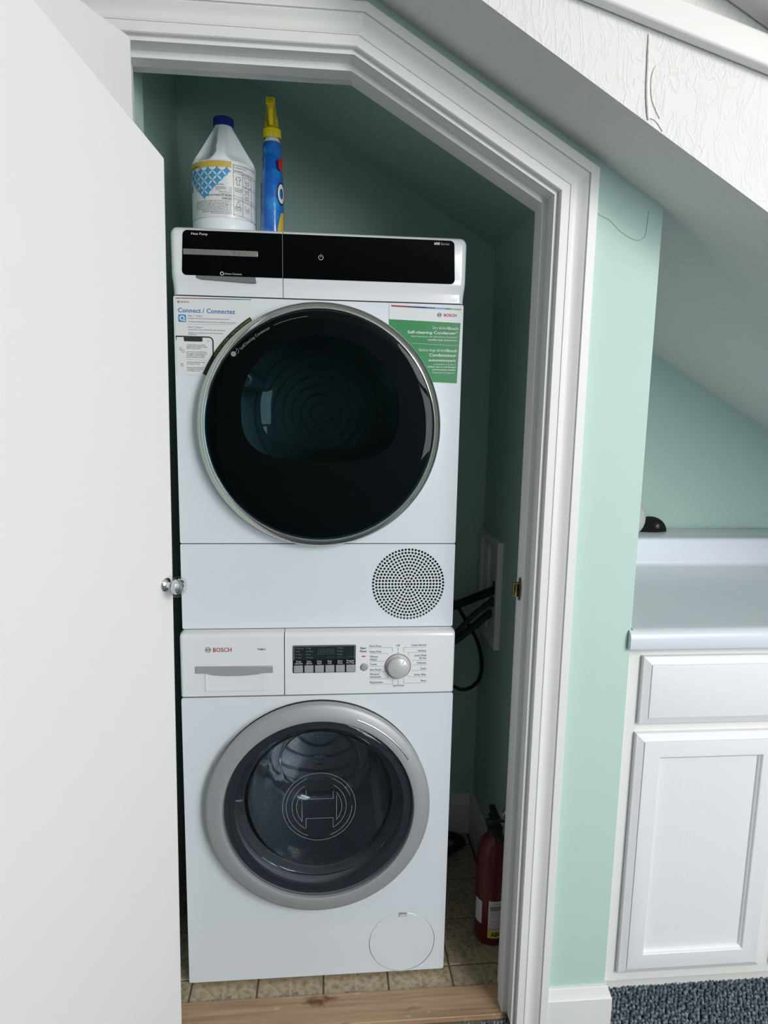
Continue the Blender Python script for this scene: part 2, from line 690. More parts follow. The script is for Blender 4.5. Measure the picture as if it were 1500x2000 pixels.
# wall with the closet opening (one face, the opening cut through it)
ZC = 2.5
XS = 0.091 + (2.021 - ZC) / 0.579
struct('wall_front', MB().prism([(-1.8, 0), (-.359, 0), (-.359, 1.951), (.059, 1.951), (.435, 1.734), (.435, 0), (.6235, 0), (.6235, zslope(.6235)), (XS, ZC), (-1.8, ZC)][::-1], WF, WB), MINT)
# fine crack lines in the paint beside the casing
cr = MB()
strokes(cr, [[(p_.x, p_.y) for p_ in smooth_path([(.4965, 1.697, 0), (.510, 1.690, 0), (.523, 1.685, 0), (.548, 1.664, 0), (.575, 1.652, 0), (.586, 1.655, 0), (.593, 1.663, 0), (.596, 1.704, 0)], 4)]], .0008, WF - .0004)
obj('paint_crack', cr, mat('crack shade', (.20, .30, .27), .8), bpy.data.objects['wall_front'], smooth=0)
struct('wall_middle', MB().box(.488, .6235, WB, BACK, 0, 1.80), MINT)
struct('wall_back', MB().box(-.8, 2.2, BACK, BACK + .1, 0, 2.5), MINT)
struct('wall_left', MB().box(-.48, -.38, WB, BACK, 0, 2.5).box(-.48, -.346, WB, .004, 0, 2.5), MINT)
# sloped ceiling, its front edge a trowelled gable face
xa, xb = -.74, 1.9
struct('ceiling', MB().prism([(xa, zslope(xa)), (xb, zslope(xb)), (xb, 2.75), (xa, 2.75)][::-1], -.37, BACK + .1), PLASTER)
ceil = bpy.data.objects['ceiling']


def lineA(x):
    return 1.948 - .281 * (x - .377)


def lineB(x):
    return 1.956 - .275 * (x - .508)


obj('beam_board', MB().prism([(-.2, lineA(-.2)), (2.0, lineA(2.0)), (2.0, lineB(2.0)), (-.2, lineB(-.2))][::-1], -.392, -.371), WHITE, ceil, bevel=.004)


def lineC(x):
    return 1.963 - .52 * (x - .610)


obj('rafter_board', MB().prism([(.2, lineC(.2)), (1.6, lineC(1.6)), (1.6, 2.7), (.2, 2.7)][::-1], -.44, -.371), WHITE, ceil, bevel=.004)
# plaster ridges on the gable face
for pts, r in (([(.494, -.371, 1.908), (.495, -.372, 1.87), (.4965, -.372, 1.83), (.500, -.372, 1.80), (.503, -.371, 1.787)], [.001, .0013, .0013, .0018, .001]),
               ([(.503, -.371, 1.79), (.512, -.371, 1.788), (.519, -.371, 1.782), (.527, -.371, 1.772)], .0009),
               ([(.512, -.371, 1.866), (.506, -.371, 1.860), (.503, -.371, 1.842), (.507, -.371, 1.815), (.521, -.371, 1.79)], .0009)):
    obj('plaster_ridge', MB().tube(smooth_path(pts, 5), max(r) * .9 if isinstance(r, list) else r, 6), PLASTER, ceil)

# the closet's own ceiling board is painted like its walls
obj('closet_lining', MB().prism([(-.48, zslope(-.48)), (.490, zslope(.490)), (.490, zslope(.490) - .004), (-.48, zslope(-.48) - .004)], WB, BACK), MINT, ceil)
# floors
struct('floor', MB().box(-.48, .625, WB - .09, BACK, -.04, -.0025), MATS['grout'])
fl = bpy.data.objects['floor']
TP = .1525
tm = MB().rings([[(sx * (TP / 2 - .0022 - q), sy * (TP / 2 - .0022 - q), z) for sx, sy in ((-1, -1), (1, -1), (1, 1), (-1, 1))] for q, z in ((0, -.003), (0, -.0008), (.0012, 0))])
first = None
for i in range(6):
    for j in range(5):
        cx, cy = -.294 + TP * (i - .5), -.012 + TP * (j - .5)
        if first is None:
            o = first = obj('tile', tm, MATS['tile'], fl, smooth=0)
        else:
            o = first.copy()
            COL.objects.link(o)
        o.parent = fl
        o.location = (cx, cy, 0)
        o.rotation_euler = (0, 0, random.choice((0, PI / 2, PI)))
cf = MB().box(-1.8, 2.6, -4.2, -.167, -.05, -.011)
cf.box(.625, 2.2, -.167, BACK, -.05, -.006)
carpet_floor = struct('floor', cf, MATS['carpet'])
# loop pile: one object of small rounded loops
lp = MB()
hemi_v, hemi_f = [], []
for a in range(6):
    hemi_v.append((math.cos(a * PI / 3), math.sin(a * PI / 3), 0))
for a in range(6):
    hemi_v.append((.72 * math.cos(a * PI / 3), .72 * math.sin(a * PI / 3), .72))
hemi_v.append((0, 0, 1))
for a in range(6):
    hemi_f.append((a, (a + 1) % 6, 6 + (a + 1) % 6, 6 + a))
    hemi_f.append((6 + a, 6 + (a + 1) % 6, 12))
yy = -.62
row = 0
while yy < -.09:
    x = -.4 + (row % 2) * .0046
    while x < 1.4:
        inwall = (-.345 < x < .64 and yy > -.168) or (-.345 > x and yy > -.215) or (yy > -.216 and .43 < x < .641)
        inwall = inwall or (-.345 < x < .315 and yy > -.205)
        if not inwall:
            r = .0052 * random.uniform(.85, 1.15)
            h = .0085 * random.uniform(.75, 1.25)
            dx, dy = random.uniform(-.0026, .0026), random.uniform(-.0024, .0024)
            lp.add([(x + dx + a * r, yy + dy + b * r * 1.15, -.009 + c * h + (.004 if x > .63 else 0)) for a, b, c in hemi_v], hemi_f)
        x += .0092
    yy += .0082
    row += 1
me = bpy.data.meshes.new('carpet_pile')
me.from_pydata(lp.v, [], lp.f)
me.shade_smooth()
me.materials.append(MATS['carpet'])
o = bpy.data.objects.new('carpet_pile', me)
COL.objects.link(o)
o['kind'] = 'stuff'
o.parent = carpet_floor

# jamb, stop and casing of the opening
JP = [(-.342, 0.012), (-.342, 1.934), (.054, 1.934), (.418, 1.7245), (.418, 0.012)]
CP = [(-.349, -.01), (-.349, 1.941), (.0565, 1.941), (.4255, 1.7285), (.4255, -.01)]
# u is measured outward from the path
jprof = [(0, 0), (.0165, 0), (.0165, -.115), (0, -.115)]
sprof = [(-.0115, -.033), (.0005, -.033), (.0005, -.069), (-.0095, -.069), (-.0115, -.067)]
cprof = [(0, 0), (0, .010), (.0015, .0125), (.0155, .013), (.0160, .0112), (.0172, .0112), (.0177, .0135), (.0195, .0135),
         (.0215, .0115), (.026, .0098), (.031, .0095), (.036, .0110), (.041, .0138), (.0455, .0172), (.0478, .0185),
         (.0482, .0160), (.0502, .0160), (.0506, .0205), (.0655, .0205), (.0668, .0190), (.0672, 0)]
fr = thing('trim_1', (0.05, WF, 0), kind='structure')
for i in range(4):
    obj('door_jamb', sweep_xz(JP, jprof, WF, i, i + 1), WHITE, fr, smooth=20)
    obj('door_stop', sweep_xz(JP, sprof, WF, i, i + 1), WHITE, fr, smooth=20)
    obj('casing_board', sweep_xz(CP, cprof, WF, i, i + 1), WHITE, fr, smooth=24)


# baseboards: profile swept along the floor line
def sweep_floor(path, prof):
    mb = MB()
    loops = []
    n = len(path)
    for i, p in enumerate(path):
        def nr(a, b):
            d = Vector((b[0] - a[0], b[1] - a[1])).normalized()
            return Vector((d.y, -d.x))
        if i == 0:
            mv = nr(path[0], path[1])
        elif i == n - 1:
            mv = nr(path[-2], path[-1])
        else:
            a, b = nr(path[i - 1], p), nr(p, path[i + 1])
            mv = a + b
            mv = mv / mv.dot(a)
        loops.append([(p[0] + mv.x * u, p[1] + mv.y * u, z) for u, z in prof])
    return mb.rings(loops, True, True)


bprof = [(0, -.01), (0.014, -.01), (.014, .0755), (.0125, .0775), (.0105, .085), (.0075, .091), (.0065, .0975), (.005, .1), (0, .1)]
struct('baseboard_front', sweep_floor([(.4935, WF), (.6235, WF), (.6235, -.106)], bprof), WHITE, smooth=25)
bp2 = [(u * .9, z * 1.3 if z > 0 else z) for u, z in bprof]
struct('baseboard_back', sweep_floor([(-.38, BACK), (.476, BACK)], bp2), WHITE, smooth=25)
struct('baseboard_middle', sweep_floor([(.488, BACK), (.488, WB)], bp2), WHITE, smooth=25)

# threshold
th = thing('threshold', (.05, -.125, 0), 'worn maple threshold board with rusty burn mark below the washer', 'threshold')
obj('threshold_board', MB().box(-.342, .4195, -.166, -.0855, -.002, .0118), MATS['maple'], th, bevel=.002)
obj('underlay_strip', MB().box(-.342, .4195, -.160, -.09, -.03, -.0025), REDWOOD, th)
obj('tack_strip', MB().box(-.342, .312, -.206, -.172, -.012, -.0045), mat('pinkish bare wood', (.33, .19, .14), .7, bump=('n', (10, 200, 60), .3, .001)), th, bevel=.001)

# the rest of the room, seen only in reflections
RX0, RX1, RY = -1.8, 2.6, -4.2
struct('wall_left', MB().box(RX0 - .1, RX0, RY, WF, -.02, 2.6), LEFTP)
struct('wall_right', MB().box(RX1, RX1 + .1, RY, .6, -.02, 2.6), ROOMP)
w = MB()
w.box(RX0, 1.45, RY - .1, RY, -.02, 2.6).box(2.58, RX1, RY - .1, RY, -.02, 2.6).box(1.45, 2.58, RY - .1, RY, -.02, .60).box(1.45, 2.58, RY - .1, RY, 1.95, 2.6)
struct('wall_rear', w, ROOMP)
w = MB()
w.box(RX0, 1.15, RY, -.372, 2.48, 2.58).box(2.35, RX1, RY, -.372, 2.48, 2.58).box(1.15, 2.35, RY, -3.35, 2.48, 2.58).box(1.15, 2.35, -2.15, -.372, 2.48, 2.58)
struct('ceiling', w, PLASTER)
w1 = MB()
w1.box(1.15, 1.2, -3.35, -2.15, 2.5, 2.6).box(2.3, 2.35, -3.35, -2.15, 2.5, 2.6).box(1.15, 2.35, -3.35, -3.3, 2.5, 2.6).box(1.15, 2.35, -2.2, -2.15, 2.5, 2.6)
struct('window_1', w1, WHITE)
w2 = MB()
for a, b in ((1.45, 1.5), (1.98, 2.04), (2.53, 2.58)):
    w2.box(a, b, RY - .07, RY - .02, .6, 1.95)
w2.box(1.45, 2.58, RY - .07, RY - .02, .6, .65).box(1.45, 2.58, RY - .07, RY - .02, 1.9, 1.95)
struct('window_2', w2, WHITE)

# ================================================================== FOLDED CLOSET DOOR
d1 = thing('door_1', (-.242, -.312, 0), kind='structure')
d1['local_parts'] = 1
dirB = Vector((-.552, -.834, 0))
# local frame: x along the panel away from its free edge, y = back of the panel
ang = math.atan2(dirB.y, dirB.x)
d1.rotation_euler = (0, math.radians(0), ang)
LB = .372
pb = MB().prism([(0, .012), (LB, .012), (LB, 1.715 + .577 * LB), (0, 1.715)], 0.0, -.035)
# the hung panel leans a touch: its foot swings away from the closet
pb.move(lambda x, y, z: (x + (1.72 - z) * .012, y, z))
obj('door_panel', pb, DOORP, d1, bevel=.0025)
# second panel, hinged on the jamb
Lh = Vector((-.311, -.213, 0)) - Vector((-.242, -.312, 0))
A_dir = Vector((-.4226, -.9063, 0))
Ri = Matrix.Rotation(-ang, 3, 'Z')
a0 = Ri @ Lh
ad = Ri @ A_dir
an = Vector((ad.y, -ad.x, 0))
if (Ri @ Vector((1, 0, 0))).dot(an) > 0:
    an = -an
pa = MB()
q = [a0, a0 + ad * .40, a0 + ad * .40 + an * .035, a0 + an * .035]
pa.prism([(p.x, p.y) for p in q], .012, 1.93, 'z')
obj('door_panel', pa, DOORP, d1, bevel=.0025)
# knob: chrome rose and stem, oval chrome heart in a clear rim
kx, kz = .026, 1.0425
kb = MB().lathe([(0, 0), (.011, 0), (.0115, .003), (.009, .0055), (.0055, .0075), (.005, .012), (.0065, .018), (.008, .020), (0, .020)], (kx, 0, kz), 'y', 24)
kn = obj('door_knob', kb, CHROME, d1)
kh = MB().lathe([(0, .019), (.008, .020), (.0125, .024), (.0135, .028), (.0120, .033), (.007, .036), (0, .037)], (kx, 0, kz), 'y', 32)
kr = MB().lathe([(.0128, .023), (.0165, .0245), (.0178, .029), (.0165, .0325), (.0132, .0335)], (kx, 0, kz), 'y', 32)
for nm, mb_, mm in (('knob_heart', kh, CHROME), ('knob_rim', kr, CLEAR)):
    obj(nm, mb_, mm, kn)

# ================================================================== ROLLER CATCH on the right stop
rc = thing('roller_catch', (.403, -.144, .978), 'small tarnished brass roller catch on the right door jamb', 'catch')
pl = [(-.144 + u, z) for u, z in [(.006 * math.cos(t) * (1.15 if 1 else 1), .979 + .0245 * math.sin(t)) for t in [2 * PI * i / 20 for i in range(20)]]]
obj('catch_plate', MB().prism(pl, .4065, .4035, 'x'), BRASS, rc, bevel=.0006)
hs = MB()
hs.box(.392, .4055, -.1395, -.1375, .961, .992).box(.3905, .3925, -.1495, -.1375, .964, .992).box(.392, .4055, -.1495, -.1375, .990, .992)
obj('catch_housing', hs, BRASS, rc, bevel=.0006)
obj('catch_roller', MB().tube([(.3965, -.1465, .964), (.3965, -.1465, .97), (.398, -.144, .975), (.398, -.144, .988)], .0022, 10), CHROME, rc)
for z in (.998, .9585):
    obj('screw', MB().lathe([(0, -.0012), (.0022, -.001), (.0028, 0)], (.4035, -.144, z), 'x', 14), BRASS, rc)

# ================================================================== WASHER
WY = -.0304
wa = thing('washing_machine', (0, 0, 0), 'white front-load washing machine standing on the tiled closet floor under the dryer', 'washer')
def shell(loop, y0, y1):
    # open-fronted casing: sides, top, bottom and back
    return MB().rings([[(x, y_, z) for x, z in loop] for y_ in (y0, y1)], False, True)


body = shell(rrect(-.297, .297, .012, .8495, .012, 4), WY + .016, .50)
obj('body', body, ENAMEL, wa, bevel=.002)
for fx in (-.25, .25):
    for fy in (.03, .44):
        obj('foot', MB().lathe([(0, 0), (.022, 0), (.022, .006), (.012, .008), (.012, .02)], (fx, fy, 0), 'z', 16), DARK, wa)
DZ = .452
# front panel with the real door hole and the pump hatch hole
HX, HZ, HR = .1965, .0865, .0775
fp = MB().plate(rrect(-.2985, .2985, .0095, .7085, .004, 2), [circle(0, DZ, .214, 72), circle(HX, HZ, HR + .0007, 64)], WY, WY + .016)
obj('front_panel', fp, ENAMEL, wa)
obj('pump_hatch', MB().lathe([(0, .0003), (HR - .0016, .0003), (HR - .0004, .0010), (HR - .0002, .012)], (HX, WY, HZ), 'y', 64), ENAMEL, wa, smooth=15)
hatch = bpy.data.objects['pump_hatch']
sl = MB().box(.1872, .2067, WY - .0004, WY + .004, .1535, .1645)
obj('hatch_slot', sl, GREYP, hatch, bevel=.0012)
obj('slot_lip', MB().box(.1892, .2047, WY - .0010, WY, .1555, .1590), ENAMEL, hatch, bevel=.0004)


# fascia pieces: rounded top corner profile
def fascia(x0, x1, z0, z1, y, rtop, rl, rr, deep=.03):
    """panel rounded along its top edge and at the ends; profile in z swept along x"""
    prof = [(z0, y + .0016), (z0 + .0012, y)]
    for i in range(7):
        a = PI / 2 * i / 6
        prof.append((z1 - rtop + rtop * math.sin(a), y + rtop * (1 - math.cos(a))))
    prof.append((z1, y + deep))
    xs = []
    for r, side in ((rl, -1), (rr, 1)):
        st = []
        for i in range(6):
            a = PI / 2 * i / 5
            st.append((r * (1 - math.sin(a)), r * (1 - math.cos(a))))
        if side < 0:
            xs += [(x0 + i, q) for i, q in reversed([(r - r * math.sin(PI / 2 * (1 - t / 5)), r - r * math.cos(PI / 2 * (1 - t / 5))) for t in range(6)])][::-1] if r > 0 else [(x0, 0)]
        else:
            xs += [(x1 - r + r * math.sin(PI / 2 * t / 5), r - r * math.cos(PI / 2 * t / 5)) for t in range(6)] if r > 0 else [(x1, 0)]
    if rl > 0:
        xs[:6] = [(x0 + rl - rl * math.sin(PI / 2 * (1 - t / 5)), rl - rl * math.cos(PI / 2 * (1 - t / 5))) for t in range(6)]
    loops = []
    for xx, q in xs:
        loops.append([(xx, yy + q * .9 if yy < y + deep * .9 else yy, zz - (q * .45 if zz > z1 - rtop * .5 else 0)) for zz, yy in prof])
    mb = MB()
    n = len(prof)
    mb.v = [p for l in loops for p in l]
    for j in range(len(loops) - 1):
        for i in range(n - 1):
            mb.f.append((j * n + i, (j + 1) * n + i, (j + 1) * n + i + 1, j * n + i + 1))
    mb.f.append(tuple(range(n)))
    mb.f.append(tuple((len(loops) - 1) * n + i for i in range(n))[::-1])
    return mb


dw = obj('detergent_drawer', fascia(-.2995, -.0775, .7105, .8530, WY, .011, .008, .0), ENAMEL2, wa)
cp = obj('control_panel', fascia(-.0757, .2995, .7105, .8530, WY, .011, .0, .008), ENAMEL2, wa)
obj('panel_seam', MB().box(-.297, .297, WY + .006, WY + .02, .706, .713).box(-.079, -.074, WY + .006, WY + .02, .71, .846), SHADOWGAP, wa)
# drawer pull: grey bar over a scooped white recess
gb = MB()
gb.prism([(-.2665, .7805), (-.1015, .7795), (-.1015, .7640), (-.121, .7640), (-.135, .7610), (-.160, .7588), (-.184, .7582), (-.208, .7588), (-.232, .7610), (-.246, .7650), (-.2665, .7650)][::-1], WY - .0035, WY - .0002)
obj('pull_bar', gb, SILVERP, dw, bevel=.0010)
rec = MB().rings([[(x, WY + y, z) for x, z in ((-.2475 + i, .7228 + i), (-.1195 - i, .7228 + i), (-.1195 - i, .7645), (-.2475 + i, .7645))] for i, y in ((0, -.0006), (.001, -.0016), (.0022, -.0016), (.006, -.0004), (.010, -.0003))], False, True)
obj('pull_recess', rec, ENAMEL2, dw)
# lettering
y = WY - .0006
texts('brand_lettering', [('BOSCH', -.2286, -.1897, .8123, .0095)], y, TXT_R, dw, .012)
lg = armature_logo(MB(), -.2395, .8172, .0058, y, .0009)
obj('brand_emblem', lg, TXT_G, dw, smooth=0)
texts('model_lettering', [('A', -.1346, -.1305, .8149, .0058), ('is', -.1205, -.1166, .8149, .0058)], y, TXT_G, dw)
texts('model_lettering', [('xx', -.1302, -.1212, .8149, .0058)], y, TXT_K, dw, .02)
# display
dp = obj('display', MB().prism(rrect(-.0585, .0785, .7617, .8243, .0022, 3), WY - .0012, WY + .002), mat('display black', (.006, .006, .007), .2), cp)
obj('lcd_window', MB().prism(rrect(-.0562, .0762, .7918, .8228, .0008, 2), WY - .0016, WY - .0011), LCD, dp)
fr_ = strokes(MB(), [[(-.0562, .7918), (-.0562, .8228), (.0762, .8228), (.0762, .7918)]], .0005, WY - .0018)
obj('window_outline', fr_, TXT_W, dp, smooth=0)
key0 = MB().prism(rrect(-.0098, .0098, -.0080, .0080, .0010, 2), -.0034, 0)
k0 = None
for i in range(6):
    cx = -.0465 + i * .02285
    if k0 is None:
        k = k0 = obj('button', key0, SILVERP, dp, bevel=.0006)
    else:
        k = k0.copy()
        COL.objects.link(k)
    k.parent = dp
    k.location = (cx, WY - .0012, .7716)
KEY_TEXT = [('Temp.', -.0519, -.0396, .7866, .0038), ('selection', -.0545, -.0374, .7820, .0038), ('Spin', -.0281, -.0189, .7864, .0038), ('speed', -.0296, -.0174, .7820, .0038),
            ('Delay', -.0058, .0043, .7865, .0038), ('Start', -.0058, .0038, .7818, .0038), ('Easy', .0172, .0262, .7866, .0038), ('Iron', .0177, .0258, .7819, .0038),
            ('Extra', .0396, .0498, .7867, .0038), ('Rinse', .0392, .0498, .7820, .0038), ('Prewash', .0587, .0752, .7868, .0038), ('Pre Treat', .0588, .0757, .7821, .0038)]
texts('key_lettering', KEY_TEXT, WY - .0020, TXT_W, dp, .008)
LCD_TEXT = [('Extra hot', -.0485, -.0352, .8167, .003), ('Hot', -.0485, -.043, .8097, .003), ('Warm', -.0485, -.0392, .8027, .003), ('Cold', -.0485, -.0408, .7957, .003),
            ('High', -.0257, -.0197, .8168, .003), ('Medium', -.0257, -.0141, .8098, .003), ('Low', -.0256, -.0196, .8028, .003), ('No spin', -.0256, -.0147, .7958, .003),
            ('Wash', .0421, .0502, .8165, .003), ('Rinse', .0422, .0502, .8094, .003), ('Spin', .0422, .0489, .8024, .003)]
texts('lcd_lettering', LCD_TEXT, WY - .0020, mat('pale print', (.22, .23, .23), .5), dp)
for cx, zz in [(-.0515, z) for z in (.8182, .8112, .8042, .7972)] + [(-.0287, z) for z in (.8183, .8113, .8043, .7973)] + [(.0392, z) for z in (.818, .811, .804)]:
    obj('indicator', MB().disc(.0014, (cx, WY - .0020, zz), 'y', 10), TXT_DIM, dp, smooth=0)
seg = MB()
for cx in (-.0015, .0075, .0185, .0275):
    strokes(seg, [[(cx - .0028, .8045), (cx - .0024, .8155), (cx + .0032, .8155), (cx + .0028, .8045), (cx - .0028, .8045)], [(cx - .0026, .8100), (cx + .0030, .8100)]], .0007, WY - .0020)
strokes(seg, [[(.0129, .8075), (.0131, .8083)], [(.0133, .8117), (.0134, .8125)]], .0008, WY - .0020)
strokes(seg, [[(.0145, .7966), (.0290, .7968)], [(.0365, .7970), (.0515, .7972)], [(.0590, .7975), (.0745, .7977)]], .0006, WY - .0020)
obj('lcd_digits', seg, TXT_DIM, dp, smooth=0)
# start key, led, dial
texts('start_lettering', [('Start', .0888, .1012, .8141, .0046), ('Pause', .0882, .1024, .8071, .0046)], y, TXT_K, cp, .015)
obj('indicator_light', MB().prism(rrect(.0925, .1000, .7962, .7985, .0008, 2), WY - .0008, WY), mat('red lens', (.50, .02, .05), .3), cp)
obj('start_button', MB().lathe([(0, -.0045), (.006, -.0042), (.0074, -.0030), (.0076, -.0008), (.0088, -.0008), (.0088, .001)], (.0975, WY, .7725), 'y', 32), SILVERP, cp)
DIAL_TEXT = [('Perm Press', .1088, .135, .8185, .0047), ('Heavy Duty', .109, .1353, .8058, .0047), ('Whitest', .1096, .1275, .7942, .0047), ('Whites', .1097, .1254, .7876, .0047),
             ('Towels', .1099, .1256, .7765, .0047), ('Anti Shrink', .1101, .136, .7637, .0048), ('Woolens/', .1102, .1316, .7535, .0048), ('Handwash', .1103, .1347, .7473, .0048),
             ('Maintenance', .1105, .1399, .7346, .0048), ('Cotton Normal', .2011, .2341, .8195, .0047), ('Sanitary', .2161, .2349, .8067, .0047), ('Quick Wash', .2084, .2352, .7955, .0047),
             ('30 min', .22, .2354, .7893, .0048), ('Delicates', .215, .2357, .7782, .0048), ('Jeans', .2229, .236, .7652, .0048), ('Active Wear', .2095, .2364, .7508, .0048),
             ('Rinse', .2248, .2368, .7364, .0048), ('Off', .1679, .1759, .8188, .0047), ('Spin/Drain', .1625, .1871, .7263, .0048)]
texts('dial_lettering', DIAL_TEXT, y, TXT_G, cp)
DIAL_LINES = [[(.1088, .8169), (.1597, .8167), (.1598, .8067)], [(.1095, .8037), (.1496, .8037), (.1497, .7997)], [(.1098, .7855), (.1431, .7855)], [(.1099, .7741), (.1426, .7741)],
              [(.1101, .7613), (.144, .7613)], [(.1104, .745), (.1512, .745), (.1511, .7505)], [(.1106, .7323), (.1616, .7323), (.1616, .7448)],
              [(.1848, .8063), (.1848, .8167), (.2346, .8167)], [(.1952, .7983), (.1952, .8046), (.2349, .8046)], [(.2017, .7866), (.2354, .7866)], [(.205, .7753), (.2358, .7753)],
              [(.2023, .7624), (.2361, .7624)], [(.1966, .7513), (.1969, .7482), (.2365, .7482)], [(.1864, .7443), (.1864, .7332), (.2369, .7332)], [(.1722, .8159), (.1722, .8077)], [(.1738, .741), (.1738, .7326)]]
obj('dial_lines', strokes(MB(), DIAL_LINES, .00042, y), TXT_G, cp, smooth=0)
DX, DIZ = .1725, .7735
dl = obj('dial', MB().lathe([(.0272, 0), (.0272, -.0025), (.0255, -.0040), (.0238, -.0040), (.0232, -.013), (.0222, -.0165), (.0205, -.0175), (0, -.0178)], (DX, WY, DIZ), 'y', 64), mat('satin dial', (.62, .62, .60), .3, metal=.3), cp)
obj('dial_rim', MB().lathe([(.0273, .0005), (.0290, 0), (.0290, -.0018), (.0273, -.0022)], (DX, WY, DIZ), 'y', 64), GREYP, dl)
rg = MB()
strokes(rg, [arc(DX, DIZ, .0284, 105, 435, 60)], .0006, WY - .0024)
obj('dial_ring', rg, TXT_R, dl, smooth=0)
pt = strokes(MB(), [[(DX + .0085, DIZ + .0125), (DX + .0112, DIZ + .0185)]], .0011, WY - .0180)
obj('dial_pointer', pt, TXT_R, dl, smooth=0)
obj('off_mark', MB().disc(.0012, (DX, WY - .0006, DIZ + .0310), 'y', 12), TXT_R, cp, smooth=0)

# door: silver ring, dark glass, clear bowl
wd = obj('door', MB().lathe([(.212, .002), (.235, .004), (.240, .000), (.2440, -.004), (.2475, -.010), (.2490, -.024), (.2485, -.0275), (.2470, -.0295), (.2400, -.0325), (.2260, -.0355), (.2150, -.0365), (.2120, -.0355), (.2105, -.030), (.2095, -.022), (.206, -.018), (.206, .000), (.212, .002)], (0, WY, DZ), 'y', 128), SILVERP, wa)
obj('door_shadow_gap', MB().lathe([(.212, 0), (.2440, -.0006), (.2452, -.003), (.246, -.0008), (.247, .0)], (0, WY, DZ), 'y', 96), SHADOWGAP, wd)
wy2 = WY - .0300
gl = [(.2095, wy2 + .004)] + [(.2090 - .0035 * 0, wy2)] + [(.205 * (1 - i / 12), wy2 - .0025 - .006 * (1 - (1 - i / 12) ** 2)) for i in range(13)]
glass = obj('door_glass', MB().lathe([(r, t) for r, t in gl], (0, 0, DZ), 'y', 96), WGLASS, wd)
# embossed grip mark on the ring
gp = MB().tube([(x, WY - .0355, z) for x, z in arc(0, DZ, .2290, 69, 31, 30)], .0019, 8)
obj('grip_ridge', gp, SILVERB, wd)
# emblem outline in the glass
em = MB()
yy = wy2 - .0092
k = .000374 * .965


def ez(u, w_):
    return ((u - 760) * k, .4665 - (w_ - 712) * k)


EL = [arc(0, .4665, 222 * k, 0, 360, 64), arc(0, .4665, 200 * k, 20, 68, 16), arc(0, .4665, 200 * k, 112, 250, 36), arc(0, .4665, 200 * k, 290, 360, 20),
      arc(0, .4665, 165 * k, 122, 238, 24), arc(0, .4665, 165 * k, -58, 58, 24),
      [ez(680, 600), ez(680, 660), ez(845, 660), ez(845, 612)], [ez(680, 852), ez(680, 788), ez(845, 788), ez(845, 850)],
      arc(0, .4665, 138 * k, 140, 222, 16) + [ez(655, 640)], arc(0, .4665, 138 * k, -42, 40, 16)]
EL += [[ez(655, 640), ez(655, 808)], [ez(866, 640), ez(866, 800)]]
strokes(em, EL, .0008, yy)
obj('glass_emblem', em, mat('etched line', (.30, .32, .34), .4), glass, smooth=0)
# dark printed rim behind the glass
obj('rim_mask', MB().lathe([(.208, wy2 + .007), (.190, wy2 + .008), (.187, wy2 + .012)], (0, 0, DZ), 'y', 96), mat('smoke rim', (.05, .055, .062), .25), wd)
# bowl: thick clear dish reaching into the drum
bw = []
for i in range(26):
    t = i / 25
    if t < .2:
        r, yb = .168 - .006 * (t / .2), WY + .010 + .035 * (t / .2)
    elif t < .6:
        q = (t - .2) / .4
        r, yb = .162 - .035 * q, WY + .045 + .085 * q
    elif t < .8:
        q = (t - .6) / .2
        r, yb = .127 - .028 * math.sin(q * PI / 2), WY + .130 + .022 * (1 - math.cos(q * PI / 2))
    else:
        q = (t - .8) / .2
        r, yb = .099 * (1 - q), WY + .152 + .006 * math.sin(q * PI)
    bw.append((r, yb))
bw2 = [(max(0.0, r - .006) if i < 25 else 0, yb - (.006 if i > 12 else .006 * i / 13)) for i, (r, yb) in enumerate(bw)]
bowl = MB().lathe([(.190, WY + .006), (.190, WY + .012), (.172, WY + .012)] + bw + bw2[::-1][0:1] + bw2[::-1][1:] + [(.166, WY + .006), (.190, WY + .006)], (0, 0, DZ + .004), 'y', 96)
bowl.move(lambda x, y_, z: (x, y_ - (z - DZ) * .25 * max(0, (y_ - WY - .012) / .15), z + .02 * max(0, (y_ - WY - .012) / .15)))
obj('glass_bowl', bowl, SOLIDG, wd)
# gasket and drum
obj('door_gasket', MB().lathe([(.214, WY + .012), (.205, WY + .016), (.198, WY + .03), (.196, WY + .06), (.205, WY + .075)], (0, 0, DZ), 'y', 96), mat('grey gasket', (.30, .31, .32), .55), wa)
dr = obj('drum', MB().lathe([(.205, WY + .075), (.240, WY + .085), (.245, WY + .10), (.245, .42), (.225, .445), (0, .445)], (0, 0, DZ), 'y', 96), MATS['drumwall'], wa)
star = MB()
for rr0 in (.05, .10, .15, .20):
    star.lathe([(rr0 - .006, .4445), (rr0, .437), (rr0 + .006, .4445)], (0, 0, DZ), 'y', 64)
obj('drum_back', star, DRUM, dr)
for a in (80, 200, 320):
    c, s = math.cos(math.radians(a)), math.sin(math.radians(a))
    pd = MB().prism([(-.035, 0), (.035, 0), (.018, .045), (-.018, .045)], .08, .42)
    pd.move(lambda x, y_, z: (x * -s + (.245 - z) * c, y_, DZ + x * c + (.245 - z) * s))
    obj('drum_paddle', pd, DRUM, dr, bevel=.006)

# ================================================================== DRYER
DYB, DYT = .8535, 1.690
dy = thing('tumble_dryer', (0, 0, DYB), 'white dryer with black round door and green sticker stacked on the washer', 'dryer')
obj('body', shell(rrect(-.297, .297, DYB + .004, DYT - .003, .010, 4), .018, .50), ENAMEL, dy, bevel=.002)
RZ = 1.2965
FP0 = 1.0435
obj('front_panel', MB().plate(rrect(-.2985, .2985, FP0 + .001, 1.5555, .003, 2), [circle(0, RZ, .222, 72)], .002, .018), ENAMEL, dy)
